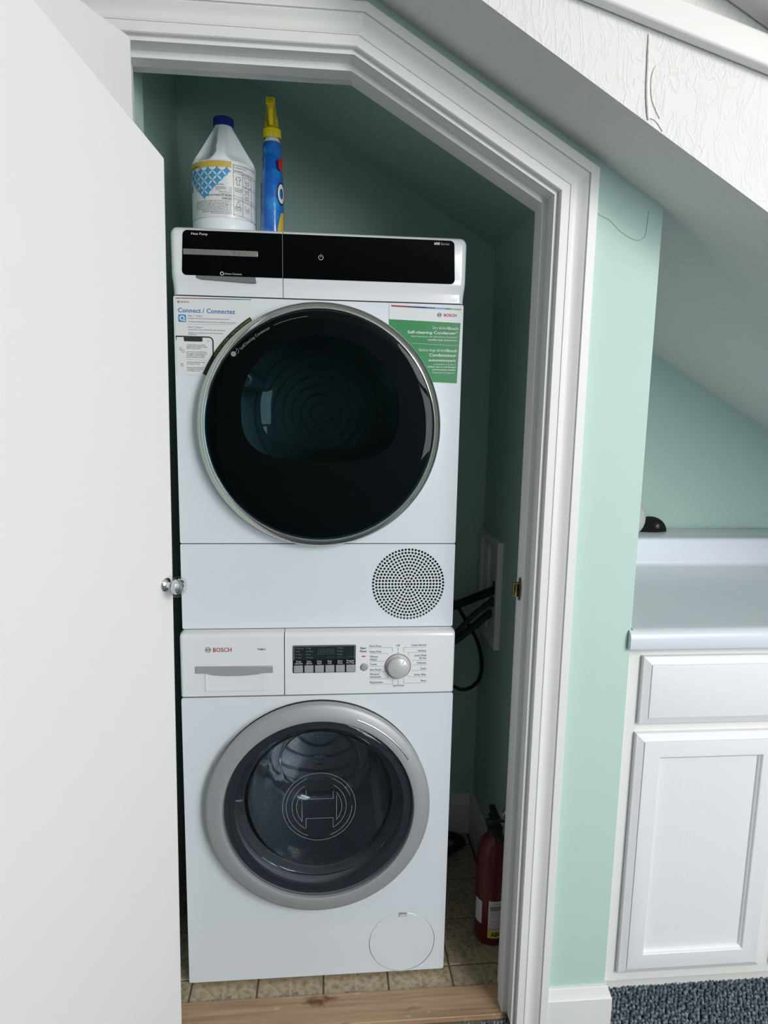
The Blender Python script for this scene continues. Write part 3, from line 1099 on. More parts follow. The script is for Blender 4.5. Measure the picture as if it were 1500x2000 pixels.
# lower panel with the perforated vent
VX, VZ = .1955, .9515
lowp = obj('lower_panel', MB().plate(rrect(-.2985, .2985, DYB, FP0 - .001, .003, 2), [circle(VX, VZ, .0820, 64)], .002, .018), ENAMEL, dy)
holes = [circle(VX, VZ, .0028, 10)]
for kk in range(1, 12):
    n = 6 * kk
    for i in range(n):
        a = 2 * PI * i / n + (.5 if kk == 11 else 0) * 2 * PI / n
        holes.append(circle(VX + .00715 * kk * math.cos(a), VZ + .00715 * kk * math.sin(a), .0028, 10))
obj('vent_grille', MB().plate(circle(VX, VZ, .0822, 64), holes, .0019, .0035), ENAMEL, lowp, smooth=0)
obj('vent_cavity', MB().lathe([(.0826, .004), (.0826, .017), (0, .017)], (VX, 0, VZ), 'y', 48), DARK, lowp)
for za_, zb_ in ((FP0 - .003, FP0 + .003), (1.552, 1.560)):
    obj('panel_seam', MB().box(-.297, .297, .008, .02, za_, zb_), SHADOWGAP, dy)


# fascia: concave below, bulging to a flat face with a rounded crown
def dfascia(x0, x1, rl, rr):
    prof = [(1.5575, .004), (1.5580, .001), (1.566, .0012), (1.577, .0004), (1.588, -.0035), (1.594, -.0052), (1.600, -.006), (1.672, -.006), (1.679, -.0050), (1.684, -.0025), (1.6875, .002), (1.690, .009), (1.690, .06)]
    st = []
    if rl:
        st += [(x0 + rl - rl * math.sin(PI / 2 * (1 - t / 6)), rl - rl * math.cos(PI / 2 * (1 - t / 6))) for t in range(7)]
    else:
        st.append((x0, 0))
    if rr:
        st += [(x1 - rr + rr * math.sin(PI / 2 * t / 6), rr - rr * math.cos(PI / 2 * t / 6)) for t in range(7)]
    else:
        st.append((x1, 0))
    mb = MB()
    n = len(prof)
    for xx, q in st:
        for z, yv in prof:
            bul = .0028 * max(0, 1 - ((z - 1.64) / .075) ** 2)
            xo = xx + (bul if xx > .28 else -bul if xx < -.28 else 0)
            mb.v.append((xo, yv + (q * .9 if yv < .05 else 0), z - (q * .55 if z > 1.68 else 0)))
    for j in range(len(st) - 1):
        for i in range(n - 1):
            mb.f.append((j * n + i, (j + 1) * n + i, (j + 1) * n + i + 1, j * n + i + 1))
    mb.f.append(tuple(range(n)))
    mb.f.append(tuple((len(st) - 1) * n + i for i in range(n)))
    return mb


wdw = obj('water_drawer', dfascia(-.2985, -.0785, .013, 0), ENAMEL2, dy, smooth=50)
dcp = obj('control_panel', dfascia(-.0772, .2985, 0, .013), ENAMEL2, dy, smooth=50)
obj('fascia_seam', MB().box(-.0795, -.0762, .007, .02, 1.558, 1.686), SHADOWGAP, dy)
bp = [p for p in rrect(-.279, .2755, 1.5955, 1.6815, .009, 5)]


def skew(p):
    x, z = p
    t = (1.6815 - z) / .086
    return (x + (-.0035 * t if x < 0 else .0035 * t) + (.004 if x < 0 else -.0025), z)


bp = [skew(p) for p in bp]
left = [p for p in bp if p[0] < 0]
right = [p for p in bp if p[0] > 0]
lb = [(-.0787, 1.5955)] + sorted([], key=lambda p: p) + [(-.0787, 1.6815)] + [p for p in bp if p[0] < 0]
rbp = [p for p in bp if p[0] > 0 and p[1] > 1.64] + [(-.0770, 1.6815), (-.0770, 1.5955)] + [p for p in bp if p[0] > 0 and p[1] < 1.64]
gL = obj('drawer_glass', MB().prism(lb[::-1] if False else [(-.0787, 1.5955), (-.0787, 1.6815)] + left, -.0072, -.004), BLACKG, wdw, smooth=20)
gR = obj('display_glass', MB().prism(rbp, -.0072, -.004), BLACKG, dcp, smooth=20)
y = -.0078
obj('silver_bar', MB().box(-.2745, -.1275, -.0095, -.0072, 1.6345, 1.6455), SILVERB, wdw, bevel=.0005)
texts('brand_lettering', [('BOSCH', -.1675, -.1300, 1.6365, .0072)], -.0098, mat('dull engraving', (.30, .29, .26), .35, metal=.9), wdw)
lgx = armature_logo(MB(), -.1745, 1.6402, .0036, -.0098, .0006)
obj('brand_emblem', lgx, MATS['dull engraving'], wdw, smooth=0)
texts('heat_pump_lettering', [('Heat Pump', -.2583, -.2265, 1.6727, .0044)], y, TXT_W, wdw, .008)
texts('app_lettering', [('Home Connect', -.1939, -.1599, 1.5985, .0036)], y, TXT_W, wdw)
ap = MB()
strokes(ap, [arc(-.1995, 1.6003, .0030, 0, 360, 20), [(-.1983, 1.5978), (-.1966, 1.5978)]], .0014, y)
obj('app_emblem', ap, TXT_W, wdw, smooth=0)
texts('series_lettering', [('600', .2308, .2428, 1.6721, .0050)], y, TXT_W, dcp, .03)
texts('series_lettering', [('Series', .2450, .2625, 1.6721, .0050)], y, mat('grey white print', (.35, .35, .35), .5), dcp)
pw = MB()
strokes(pw, [arc(-.001, 1.6385, .0046, 125, 415, 28), [(-.001, 1.6445), (-.001, 1.6392)]], .0009, y)
obj('power_symbol', pw, TXT_W, dcp, smooth=0)
# finger recess under the drawer glass
rcs = MB().prism([(-.2510, 1.5955), (-.1330, 1.5955), (-.1310, 1.5840), (-.1400, 1.5835), (-.2420, 1.5880), (-.2510, 1.5915)], -.0072, .0005)
obj('finger_recess', rcs, mat('grey recess', (.16, .17, .17), .4), wdw, bevel=.0012)
# chrome ring, dark glass
dd = obj('door', MB().lathe([(.222, .004), (.248, .004), (.2515, .001), (.2530, -.006), (.2528, -.024), (.2518, -.0268), (.2500, -.0286), (.2400, -.0338), (.2385, -.0342), (.2375, -.0355), (.2370, -.030), (.222, -.029), (.222, .004)], (0, 0, RZ), 'y', 160), CHROME, dy)
gz = [(.2372, -.030), (.2368, -.0340)] + [(.234 * (1 - i / 12), -.0350 - .004 * (1 - (1 - i / 12) ** 2)) for i in range(13)]
dg = obj('door_glass', MB().lathe(gz, (0, 0, RZ), 'y', 128), DGLASS, dd)


def dshape(s=1.0, n=60, dz=0):
    """rounded window with a flattened base"""
    out = []
    for i in range(n):
        a = 2 * PI * i / n
        c, sn = math.cos(a), math.sin(a)
        e = 2.0 if sn > 0 else 3.2
        rx = .163
        rz_ = .145 if sn > 0 else .112
        out.append((rx * s * math.copysign(abs(c) ** (2 / e), c), 1.338 + dz + rz_ * s * math.copysign(abs(sn) ** (2 / e), sn)))
    return out


obj('window_mask', MB().plate(circle(0, RZ, .2362, 96), [dshape()], -.0298, -.0275), mat('black mask', (.0015, .0018, .002), .5), dd)
ins = MB().rings([[(x, yv, z) for x, z in dshape(s)] for s, yv in ((1.0, -.0265), (.985, -.02), (.95, .0), (.90, .03), (.80, .055), (.60, .065), (.3, .068))], False, True)
obj('glass_insert', ins, BOWLG, dd)
ddr = obj('drum', MB().lathe([(.222, .02), (.200, .03), (.200, .06), (.245, .075), (.250, .09), (.250, .44), (.235, .455), (0, .455)], (0, 0, RZ), 'y', 96), DRUMD, dy)
bk = MB()
for r in (.03, .055, .08, .105, .13, .155, .18):
    bk.lathe([(r - .003, .4545), (r, .4515), (r + .003, .4545)], (0, 0, RZ + .02), 'y', 64)
obj('drum_back', bk, DRUMD, ddr)
for a in (150, 30, 270):
    c, s = math.cos(math.radians(a)), math.sin(math.radians(a))
    pd = MB().prism([(-.04, 0), (.04, 0), (.015, .075), (-.015, .075)], .09, .44)
    pd.move(lambda x, y_, z: (x * -s + (.250 - z) * c, y_, RZ + x * c + (.250 - z) * s))
    obj('drum_paddle', pd, DRUMD, ddr, bevel=.008)


# lettering that follows the ring
def polar_text(name, s, r, a0, a1, h, yv, m, parent, bold=0):
    L = abs(math.radians(a1 - a0)) * r
    mb = MB()
    text_mb(mb, s, 0, L, 0, h, yv, bold)
    mb.move(lambda x, y_, z: ((r + z) * math.cos(math.radians(a0) - x / r), yv, RZ + (r + z) * math.sin(math.radians(a0) - x / r)))
    return obj(name, mb, m, parent, smooth=0)


polar_text('condenser_lettering', 'SelfCleaning Condenser', .2205, 136.5, 117.5, .0055, -.0362, mat('faint print', (.26, .26, .26), .5), dg)
obj('rim_line', strokes(MB(), [arc(0, RZ, .2235, 115, 97, 20)], .0006, -.0362), MATS['faint print'], dg, smooth=0)
wf = MB().disc(.0052, (-.1755, -.0362, 1.4405), 'y', 20)
strokes(wf, [arc(-.1700, 1.4462, .0050, 100, -60, 10), [(-.172, 1.4415), (-.169, 1.4485)]], .0008, -.0362)
obj('wifi_symbol', wf, MATS['faint print'], dg, smooth=0)

# --- left sticker: outline follows the door ring
SY = .0016
ringpts = arc(0, RZ, .2600, 119.5, 158, 24)
edge = [(-.1415, 1.5535), (-.1415, 1.5260)]
out = [(-.2955, 1.3985), (-.2955, 1.5525)] + edge
rp = [p for p in arc(0, RZ, .2575, 121, 157, 28) if p[0] < -.1415]
ls = obj('connect_sticker', MB().prism((out + rp)[::-1], SY - .0006, SY + .0004), PAPER, dy, smooth=0)
tag(ls, 'white app leaflet sticker beside the chrome ring')
y = SY - .0009
# black edge strip between sticker and ring
bs = []
o1 = [p for p in arc(0, RZ, .2650, 118, 158, 30)]
o2 = [p for p in arc(0, RZ, .2570, 118, 158, 30)]
for i in range(30):
    if o1[i][0] < -.1405 and o1[i + 1][1] > 1.396:
        bs.append([o1[i], o1[i + 1], o2[i + 1], o2[i]])
mbk = MB()
for q in bs:
    mbk.add([(x, y, z) for x, z in q], [(0, 1, 2, 3)])
obj('edge_strip', mbk, TXT_K, ls, smooth=0)
mb = MB()
text_mb(mb, 'DO NOT COVER  |  NE PAS COUVRIR', 0, .105, 0, .0026, y - .0003)
mb.move(lambda x, y_, z: ((.2592 + z) * math.cos(math.radians(147) - x / .26), y_, RZ + (.2592 + z) * math.sin(math.radians(147) - x / .26)))
obj('strip_lettering', mb, mat('yellow print', (.45, .40, .02), .5), ls, smooth=0)


def colourbar(name, xs, z0, z1, t0, cols, yv, parent):
    for (xA, xB), c in zip(zip(xs, xs[1:]), cols):
        mm = mat('bar %.2f %.2f %.2f' % c, c, .4)
        zA = z0 + (z1 - z0) * (xA - xs[0]) / (xs[-1] - xs[0])
        zB = z0 + (z1 - z0) * (xB - xs[0]) / (xs[-1] - xs[0])
        obj(name, MB().add([(xA, yv, zA), (xB, yv, zB), (xB, yv, zB + t0), (xA, yv, zA + t0)], [(0, 1, 2, 3)]), mm, parent, smooth=0)


RED_, PUR, NAV, BLU, LBL, GRN, LGN = (.38, .01, .03), (.10, .03, .10), (.01, .02, .14), (.03, .10, .32), (.12, .34, .55), (.03, .25, .08), (.30, .42, .22)
colourbar('colour_bar', [-.2938, -.262, -.240, -.215, -.190, -.165, -.1425], 1.5502, 1.5518, .0015, [RED_, RED_, PUR, NAV, (.03, .12, .14), (.05, .22, .14)], y, ls)
texts('brand_lettering', [('BOSCH', -.2830, -.2672, 1.5423, .0035)], y, TXT_R, ls, .012)
obj('brand_emblem', armature_logo(MB(), -.2880, 1.5438, .0026, y, .0005), TXT_G, ls, smooth=0)
texts('title_lettering', [('Connect / Connectez', -.2900, -.1753, 1.5232, .0089)], y, TXT_B, ls, .014)
ic = obj('app_icon', MB().add([(x, y, z) for x, z in rrect(-.2895, -.2740, 1.5040, 1.5191, .0022, 4)], [tuple(range(20))]) if False else MB().prism(rrect(-.2895, -.2740, 1.5040, 1.5191, .0022, 4), y, SY), mat('icon blue', (.06, .25, .50), .4), ls, smooth=0)
obj('app_ring', strokes(MB(), [arc(-.2818, 1.5118, .0041, 0, 360, 24), [(-.2795, 1.5070), (-.2765, 1.5070)]], .0024, y - .0003), PAPER, ic, smooth=0)
texts('step_lettering', [('Step 1 / Étape 1', -.2703, -.2399, 1.5158, .0032), ('Step 2 / Étape 2', -.2709, -.2401, 1.4931, .0032)], y, TXT_B, ls)
L_TINY = [('Download the Home Connect App and create your account.', -.2705, -.1871, 1.5109, .0026), ("Télécharger l'application Home Connect et enregistrez votre compte.", -.2701, -.1739, 1.5044, .0026),
          ('Scan this QR Code and follow the in-app instructions.', -.2705, -.1960, 1.4885, .0026), ('Scannez ce code QR et suivez les instructions de', -.2702, -.2016, 1.4822, .0026), ("l'application.", -.2703, -.2535, 1.4790, .0026),
          ('Let Smart Dry automatically', -.2746, -.2375, 1.4579, .0026), ('suggest the best drying program', -.2747, -.2327, 1.4545, .0026), ('based on wash results.', -.2747, -.2459, 1.4510, .0026),
          ('Laissez la fonctionnalité Smart', -.2749, -.2337, 1.4440, .0026), ('Dry suggérer automatiquement', -.2750, -.2335, 1.4404, .0026), ('le meilleur cycle de séchage', -.2751, -.2380, 1.4371, .0026), ('selon les résultats du lavage.', -.2752, -.2384, 1.4335, .0026),
          ('Get app notifications when', -.2746, -.2383, 1.4233, .0026), ('the laundry is ready.', -.2747, -.2483, 1.4197, .0026), ('Recevez des notifications', -.2749, -.2400, 1.4127, .0026), ("de l'application lorsque", -.2746, -.2425, 1.4094, .0026), ('votre linge est prêt.', -.2747, -.2486, 1.4061, .0026)]
texts('leaflet_lettering', L_TINY, y, TXT_G, ls, .004)
ph = MB()
strokes(ph, [[(-.2945, 1.4755), (-.2300, 1.4755)] + arc(-.2300, 1.4665, .0090, 90, 0, 8) + [(-.2210, 1.4405), (-.2245, 1.4340)]], .0026, y)
ph.add([(x, y - .0001, z) for x, z in rrect(-.2795, -.2422, 1.4660, 1.4750, .0018, 3)], [tuple(range(16))])
strokes(ph, [[(-.2945, 1.4742), (-.2945, 1.4690)]], .0012, y)
strokes(ph, [[(-.2315, 1.4675), (-.2295, 1.4675)]], .0010, y)
obj('phone_outline', ph, TXT_K, ls, smooth=0)
tl = MB()
strokes(tl, [[(-.2743, 1.5001), (-.1790, 1.5022)], [(-.2753, 1.4292), (-.2345, 1.4291)]], .0003, y)
strokes(tl, [rrect(-.2885, -.2845, 1.4480, 1.4530, .0006, 1) + [(-.2845, 1.4524)], rrect(-.2835, -.2795, 1.4435, 1.4485, .0006, 1) + [(-.2795, 1.448)], arc(-.2845, 1.4180, .0025, 0, 360, 14), [(-.2862, 1.4212), (-.2828, 1.4212)]], .0006, y)
obj('leaflet_rules', tl, TXT_G, ls, smooth=0)

# --- right sticker
rp = arc(0, RZ, .2565, 22.5, 56.5, 24)
ro = [(.1412, 1.5515), (.2945, 1.5480), (.2895, 1.3933)]
rs = obj('condenser_sticker', MB().prism([(.2895, 1.3933), (.2945, 1.5480), (.1412, 1.5515)] + [p for p in rp[::-1] if p[0] > .1412 and p[1] > 1.3945], SY - .0006, SY + .0004), PAPER, dy, smooth=0)
tag(rs, 'green and white condenser sticker')
gg = MB().prism([(.2893, 1.3933), (.2931, 1.5183), (.1412, 1.5221)] + [p for p in arc(0, RZ, .2568, 22.5, 56.5, 24)[::-1] if p[0] > .1412 and p[1] > 1.3945], SY - .0009, SY)
obj('green_field', gg, GREENS, rs, smooth=0)
y = SY - .0013
colourbar('colour_bar', [.1458, .1793, .1955, .2189, .2371, .2600, .2711, .2934], 1.5478, 1.5445, .0030, [RED_, PUR, NAV, BLU, LBL, GRN, LGN], y, rs)
texts('brand_lettering', [('BOSCH', .2572, .2837, 1.5307, .0060)], y, TXT_R, rs, .014)
obj('brand_emblem', armature_logo(MB(), .2475, 1.5338, .0042, y, .0007), TXT_G, rs, smooth=0)
STW = mat('sticker white print', (.68, .72, .68), .5)
GREEN_LIGHT = [('Dry #LikeA', .2345, .2672, 1.5045, .0057), ('Heat Pump Dryer with Self-cleaning Condenser*', .1886, .2875, 1.4871, .0035), ('Séchez linge #LikeA', .2054, .2661, 1.4585, .0057), ('La sécheuse à pompe à', .2380, .2855, 1.4307, .0033), ("l'entretien de l'appareil.", .2356, .2848, 1.4133, .0033)]
GREEN_BOLD = [('Bosch', .2675, .2885, 1.5041, .0057), ('Self-cleaning Condenser*', .1806, .2885, 1.4944, .0058), ('simplifies dryer maintenance.', .2247, .2871, 1.4808, .0035), ('Bosch', .2664, .2870, 1.4581, .0057), ('Condensateur', .2280, .2869, 1.4483, .0061), ('autonettoyant', .2269, .2855, 1.4381, .0053), ('chaleur avec le condenseur', .2249, .2857, 1.4253, .0033), ('autonettoyant simplifie', .2363, .2857, 1.4195, .0033)]
texts('light_lettering', GREEN_LIGHT, y, STW, rs)
texts('bold_lettering', GREEN_BOLD, y, STW, rs, .018)
obj('sticker_rule', strokes(MB(), [[(.1909, 1.4742), (.2875, 1.4714)]], .0005, y), STW, rs, smooth=0)

# ================================================================== BLEACH JUG on the dryer
JX, JY, JZ = -.2135, .160, DYT
JR = .0690
jg = thing('bleach_jug', (JX, JY, JZ), 'white handled bleach jug with navy cap on top of the dryer', 'jug')


def jr(z, a):
    """radius at height z and angle a (0 = toward the room)"""
    if z < .006:
        r = JR - .004 + z * .6
    elif z < .150:
        r = JR - (.0008 if .042 < z < .150 else 0)
    elif z < .172:
        q = (z - .150) / .022
        r = JR - .004 * q * q
    elif z < .250:
        q = (z - .172) / .078
        r = JR - .004 - (JR - .004 - .0195) * (q ** .95)
    else:
        r = .0195
    d = 0
    if .150 < z < .248:
        t = min(1, (z - .150) / .035) * min(1, (.250 - z) / .02)
        aa = abs(a)
        w0, w1 = .0100 / r + .35 * max(0, (.182 - z) / .032) ** 1.5, 1.35
        if w0 < aa < w1:
            s = math.sin(PI * (aa - w0) / (w1 - w0)) ** .42
            d = .46 * t * s
        elif aa <= w0:
            d = -.03 * t
    return r * (1 - d)


zs = [0, .003, .008, .02, .041, .043, .08, .12, .149, .153, .158, .163, .168, .174, .18, .187, .194, .202, .210, .218, .226, .234, .241, .246, .250, .256, .262]
NA = 144
jm = MB()
for z in zs:
    for i in range(NA):
        a = -PI + 2 * PI * i / NA
        r = jr(z, a)
        zm = z if z < .15 else .15 + (z - .15) * .93
        jm.v.append((JX + r * math.sin(a), JY - r * math.cos(a), JZ + zm))
for j in range(len(zs) - 1):
    for i in range(NA):
        i2 = (i + 1) % NA
        jm.f.append((j * NA + i, j * NA + i2, (j + 1) * NA + i2, (j + 1) * NA + i))
jm.f.append(tuple(range(NA))[::-1])
jm.f.append(tuple((len(zs) - 1) * NA + i for i in range(NA)))
obj('jug_body', jm, HDPE, jg, smooth=70)
# ribbed cap
cm = MB()
for z, r in ((.2445, .0204), (.2455, .0214), (.2605, .0212), (.2628, .0202)):
    for i in range(96):
        a = 2 * PI * i / 96
        rr_ = r + (.0006 if i % 2 else 0) * (1 if z < .261 else 0)
        cm.v.append((JX + rr_ * math.cos(a), JY + rr_ * math.sin(a), JZ + z))
for j in range(3):
    for i in range(96):
        i2 = (i + 1) % 96
        cm.f.append((j * 96 + i, j * 96 + i2, (j + 1) * 96 + i2, (j + 1) * 96 + i))
cm.f.append(tuple(3 * 96 + i for i in range(96)))
cm.f.append(tuple(range(96))[::-1])
obj('cap', cm, NAVY, jg, smooth=0)
LR = JR + .0004


def wrap(u, y_, z):
    """label paper coordinates (u across, z up) wrapped round the jug; y_ = lift off the paper"""
    a = u / LR
    r = LR + y_
    return (JX + r * math.sin(a), JY - r * math.cos(a), z)


def patch(u0, u1, z0, z1, lift, n=24):
    mb = MB()
    for i in range(n + 1):
        u = u0 + (u1 - u0) * i / n
        mb.v += [wrap(u, lift, z0), wrap(u, lift, z1)]
    mb.f = [(2 * i, 2 * i + 2, 2 * i + 3, 2 * i + 1) for i in range(n)]
    return mb


def ux(zx):                                   # across the jug front -> arc length on the label
    s = max(-.985, min(.985, (zx - 624) / 302.0))
    return LR * math.asin(s)


def zz(zy):
    return 1.8465 - (zy - 775) * .000217


lab = obj('label', patch(-.104, .104, 1.733, 1.8478, 0, 48), PAPER, jg)
obj('yellow_band', patch(-.104, ux(728), zz(836), zz(778), .0002), mat('label yellow', (.62, .43, .08), .5), lab)
texts('band_lettering', [('bleach of Ultra', ux(330), ux(430), zz(828), .0042)], 0, mat('olive print', (.10, .08, .02), .6), lab, fn=lambda x, y_, z: wrap(x, .0004, z))
# petal pattern: concave blue diamonds in a checker that narrows downward
astr = MB()


def astroid(cu, cz, r):
    n = 24
    pts = []
    for i in range(n):
        a = 2 * PI * i / n
        c, s = math.cos(a), math.sin(a)
        pts.append((cu + r * math.copysign(abs(c) ** 3.0, c), cz + r * math.copysign(abs(s) ** 3.0, s)))
    astr.add([wrap(u, .0003, z) for u, z in pts], [tuple(range(n))])


base_u = ux(475)
for r_ in range(6):
    n = 6 - r_
    for i in range(-n, n + 1):
        if (i + r_) % 2 == 1:
            u = base_u + (i) * .0100
            if u < -.10 or u > ux(700):
                continue
            astroid(u, zz(868) - r_ * .0096, .0104)
obj('petal_pattern', astr, mat('label blue', (.06, .30, .55), .5), lab, smooth=0)
bd = MB()
bd.add([wrap(ux(345) + .004 * math.cos(a), .0004, zz(1000) + .0095 * math.sin(a)) for a in [2 * PI * i / 20 for i in range(20)]], [tuple(range(20))])
obj('blue_badge', bd, mat('badge blue', (.02, .10, .33), .5), lab, smooth=0)
rows = [('KEEP OUT OF REACH OF CHILDREN', ux(497), ux(727), zz(1103), .0036), ('DANGER', ux(643), ux(727), zz(1133), .0046)]
texts('warning_lettering', rows, 0, TXT_K, lab, .012, fn=lambda x, y_, z: wrap(x, .0004, z))
tiny = [('ACTIVE INGREDIENT:', ux(580), ux(662), zz(1002), .0026), ('Sodium hypochlorite .......... 7.5%', ux(580), ux(727), zz(1022), .0022), ('OTHER INGREDIENTS: ........ 92.5%', ux(580), ux(727), zz(1037), .0022), ('TOTAL: ........................ 100%', ux(580), ux(727), zz(1052), .0022), ('(Yields available chlorine)', ux(612), ux(727), zz(1068), .0022), ('Contains no phosphorus', ux(628), ux(727), zz(1084), .0022)]
body_lines = ['causes irreversible eye damage and skin burns. Harmful if', 'swallowed. Do not get in eyes, on skin, or on clothing. Wear', 'protective eyewear and rubber gloves. Wash thoroughly with', 'soap and water after handling. Vapors may irritate. FIRST AID:', 'If in eyes: hold eye open and rinse slowly with water for', '15-20 minutes. If on skin: take off clothing and rinse skin', 'with plenty of water. If swallowed: call a doctor. Do not', 'mix with other household chemicals such as toilet bowl', 'cleaners, rust removers, acids or ammonia products.']
for i, s in enumerate(body_lines):
    x0 = 392 if i < 6 else (450 if i < 8 else 535)
    tiny.append((s, ux(x0), ux(727), zz(1150 + i * 14.5), .0024))
texts('small_lettering', tiny, 0, TXT_G, lab, fn=lambda x, y_, z: wrap(x, .0004, z))
tb = MB()


def lstroke(pl, w=.0007):
    q = []
    for (a, b), (c, d) in zip(pl, pl[1:]):
        for i in range(5):
            q.append((a + (c - a) * i / 4, b + (d - b) * i / 4))
    t = strokes(MB(), [q], w, 0)
    tb.add([wrap(x, .0005, z) for x, _, z in t.v], t.f)


U0, U1, U2 = ux(742), ux(820), ux(888)
for pl_ in ([(U0, zz(795)), (U0, zz(1275))], [(U1, zz(850)), (U1, zz(1265))], [(U2, zz(865)), (U2, zz(1300))], [(U0, zz(852)), (.095, zz(880))], [(U0, zz(872)), (.095, zz(900))], [(U0, zz(1088)), (.095, zz(1120))], [(U0, zz(1108)), (.095, zz(1140))], [(U0, zz(1120)), (.095, zz(1152))], [(U1, zz(985)), (.095, zz(1010))], [(U0, zz(1262)), (.095, zz(1295))]):
    lstroke(pl_)
cu, cz = ux(783), zz(945)
k = .0002
lstroke([(cu - 16 * k, cz + 35 * k), (cu - 8 * k, cz + 38 * k), (cu, cz + 32 * k), (cu + 8 * k, cz + 38 * k), (cu + 16 * k, cz + 35 * k), (cu + 30 * k, cz + 15 * k), (cu + 22 * k, cz + 4 * k), (cu + 15 * k, cz + 12 * k), (cu + 15 * k, cz - 42 * k), (cu - 15 * k, cz - 42 * k), (cu - 15 * k, cz + 12 * k), (cu - 22 * k, cz + 4 * k), (cu - 30 * k, cz + 15 * k), (cu - 16 * k, cz + 35 * k)], .0008)
for cx_, cy_ in ((855, 940), (855, 1020), (855, 1078), (858, 1195)):
    u, z = ux(cx_), zz(cy_)
    lstroke([(u - .006, z + .006), (u - .0045, z - .006), (u + .0045, z - .006), (u + .006, z + .006)])
    lstroke([(u - .0025, z - .002), (u, z + .002), (u + .0025, z - .002), (u - .0025, z - .002)])
u, z = ux(782), zz(1160)
lstroke([(u, z + .006), (u - .003, z + .001), (u - .004, z - .006), (u + .004, z - .006), (u + .003, z + .001), (u, z + .006)])
rtxt = [('DO NOT USE THIS PRODUCT FULL STRENGTH', ux(745), .092, zz(812), .0026), ('for cleaning surfaces. See chart.', ux(745), ux(850), zz(832), .0024), ('LAUNDRY', ux(750), ux(812), zz(866), .0026), ('WASH', ux(826), ux(884), zz(880), .0026), ('Whites and', ux(752), ux(815), zz(1022), .0022), ('bleachable', ux(752), ux(815), zz(1036), .0022), ('colors only', ux(752), ux(812), zz(1050), .0022), ('Shower', ux(750), ux(815), zz(1196), .0022), ('tub, sink', ux(750), ux(812), zz(1210), .0022), ('and tile', ux(750), ux(810), zz(1224), .0022), ('Standard', ux(826), ux(884), zz(905), .0022), ('High load', ux(826), ux(884), zz(992), .0022)]
texts('chart_lettering', rtxt, 0, TXT_G, lab, fn=lambda x, y_, z: wrap(x, .0005, z))
obj('chart_lines', tb, TXT_G, lab, smooth=0)

# ================================================================== SPRAY BOTTLE
SX, SYC = -.1085, .155
sb = thing('spray_bottle', (SX, SYC, DYT), 'slim blue spray bottle with yellow trigger beside the bleach jug', 'spray bottle')
prof = [(0, .0245), (.003, .0265), (.03, .0265), (.08, .0255), (.130, .0245), (.150, .0235), (.168, .0215), (.174, .0205), (.180, .0210), (.187, .0222), (.193, .0208), (.198, .0202), (.205, .0210), (.212, .0212), (.219, .0200), (.2235, .0170), (.225, .0140)]
sm = MB()
NB = 56
for z, rx in prof:
    ry = rx + .018 * max(0, min(1, (.20 - z) / .06)) + .002
    for i in range(NB):
        a = 2 * PI * i / NB
        c, s = math.cos(a), math.sin(a)
        sm.v.append((SX + rx * math.copysign(abs(c) ** .8, c), SYC + ry * math.copysign(abs(s) ** .8, s), DYT + z))
for j in range(len(prof) - 1):
    for i in range(NB):
        i2 = (i + 1) % NB
        sm.f.append((j * NB + i, j * NB + i2, (j + 1) * NB + i2, (j + 1) * NB + i))
sm.f.append(tuple(range(NB))[::-1])
sm.f.append(tuple((len(prof) - 1) * NB + i for i in range(NB)))
bt = obj('bottle_body', sm, BLUEB, sb, smooth=60)
obj('neck', MB().lathe([(.0140, .224), (.0165, .2255), (.0165, .231), (.0150, .2325), (.0150, .240)], (SX, SYC, DYT), 'z', 32), mat('white neck', (.75, .75, .72), .4), sb)
cl = MB()
for z, r in ((.2335, .0182), (.236, .0190), (.252, .0186), (.2545, .0160), (.2545, 0.001)):
    for i in range(64):
        a = 2 * PI * i / 64
        rr_ = r + (.0007 if i % 2 else 0) * (1 if z < .254 else 0)
        cl.v.append((SX + rr_ * math.cos(a), SYC + rr_ * math.sin(a), DYT + z))
for j in range(4):
    for i in range(64):
        i2 = (i + 1) % 64
        cl.f.append((j * 64 + i, j * 64 + i2, (j + 1) * 64 + i2, (j + 1) * 64 + i))
obj('collar', cl, YELLOW, sb, smooth=30)
hd = MB()
# shroud: tapering housing, narrow at its head
lo = []
for z, wx, y0, y1 in ((.2530, .0158, -.020, .018), (.262, .0150, -.021, .020), (.275, .0132, -.024, .024), (.290, .0105, -.034, .030), (.296, .0098, -.040, .032), (.308, .0096, -.042, .030), (.312, .0080, -.038, .022)):
    lo.append([(SX + p, SYC + (y0 + y1) / 2 + q, DYT + z) for p, q in [(x_, y_) for x_, y_ in rrect(-wx, wx, -(y1 - y0) / 2, (y1 - y0) / 2, min(wx * .45, .004), 3)]])
hd.rings(lo, True, True)
obj('sprayer_head', hd, AMBER, sb, smooth=50)
nz = MB().prism(rrect(SX - .0098, SX + .0098, DYT + .2945, DYT + .3125, .003, 3), SYC - .051, SYC - .040)
nzo = obj('nozzle', nz, YELLOW, sb, bevel=.001)
sw = MB()
strokes(sw, [[(SX + r * math.cos(a), DYT + .3037 + r * math.sin(a)) for r, a in [(.0015 + .0006 * i / 2, i * .55) for i in range(20)]]], .0013, SYC - .0514)
obj('nozzle_swirl', sw, AMBER, nzo, smooth=0)
tg = MB().tube([(SX, SYC - .040, DYT + .295), (SX, SYC - .044, DYT + .285), (SX, SYC - .041, DYT + .272), (SX, SYC - .034, DYT + .262), (SX, SYC - .030, DYT + .252)], [.0072, .0066, .0058, .0054, .0045], 14)
obj('trigger', tg, YELLOW, sb)
def squash(o):
    for v in o.data.vertices:
        z = v.co.z - DYT
        v.co.z = DYT + (z * .965 if z <= .2545 else .2456 + (z - .2545) * .78)


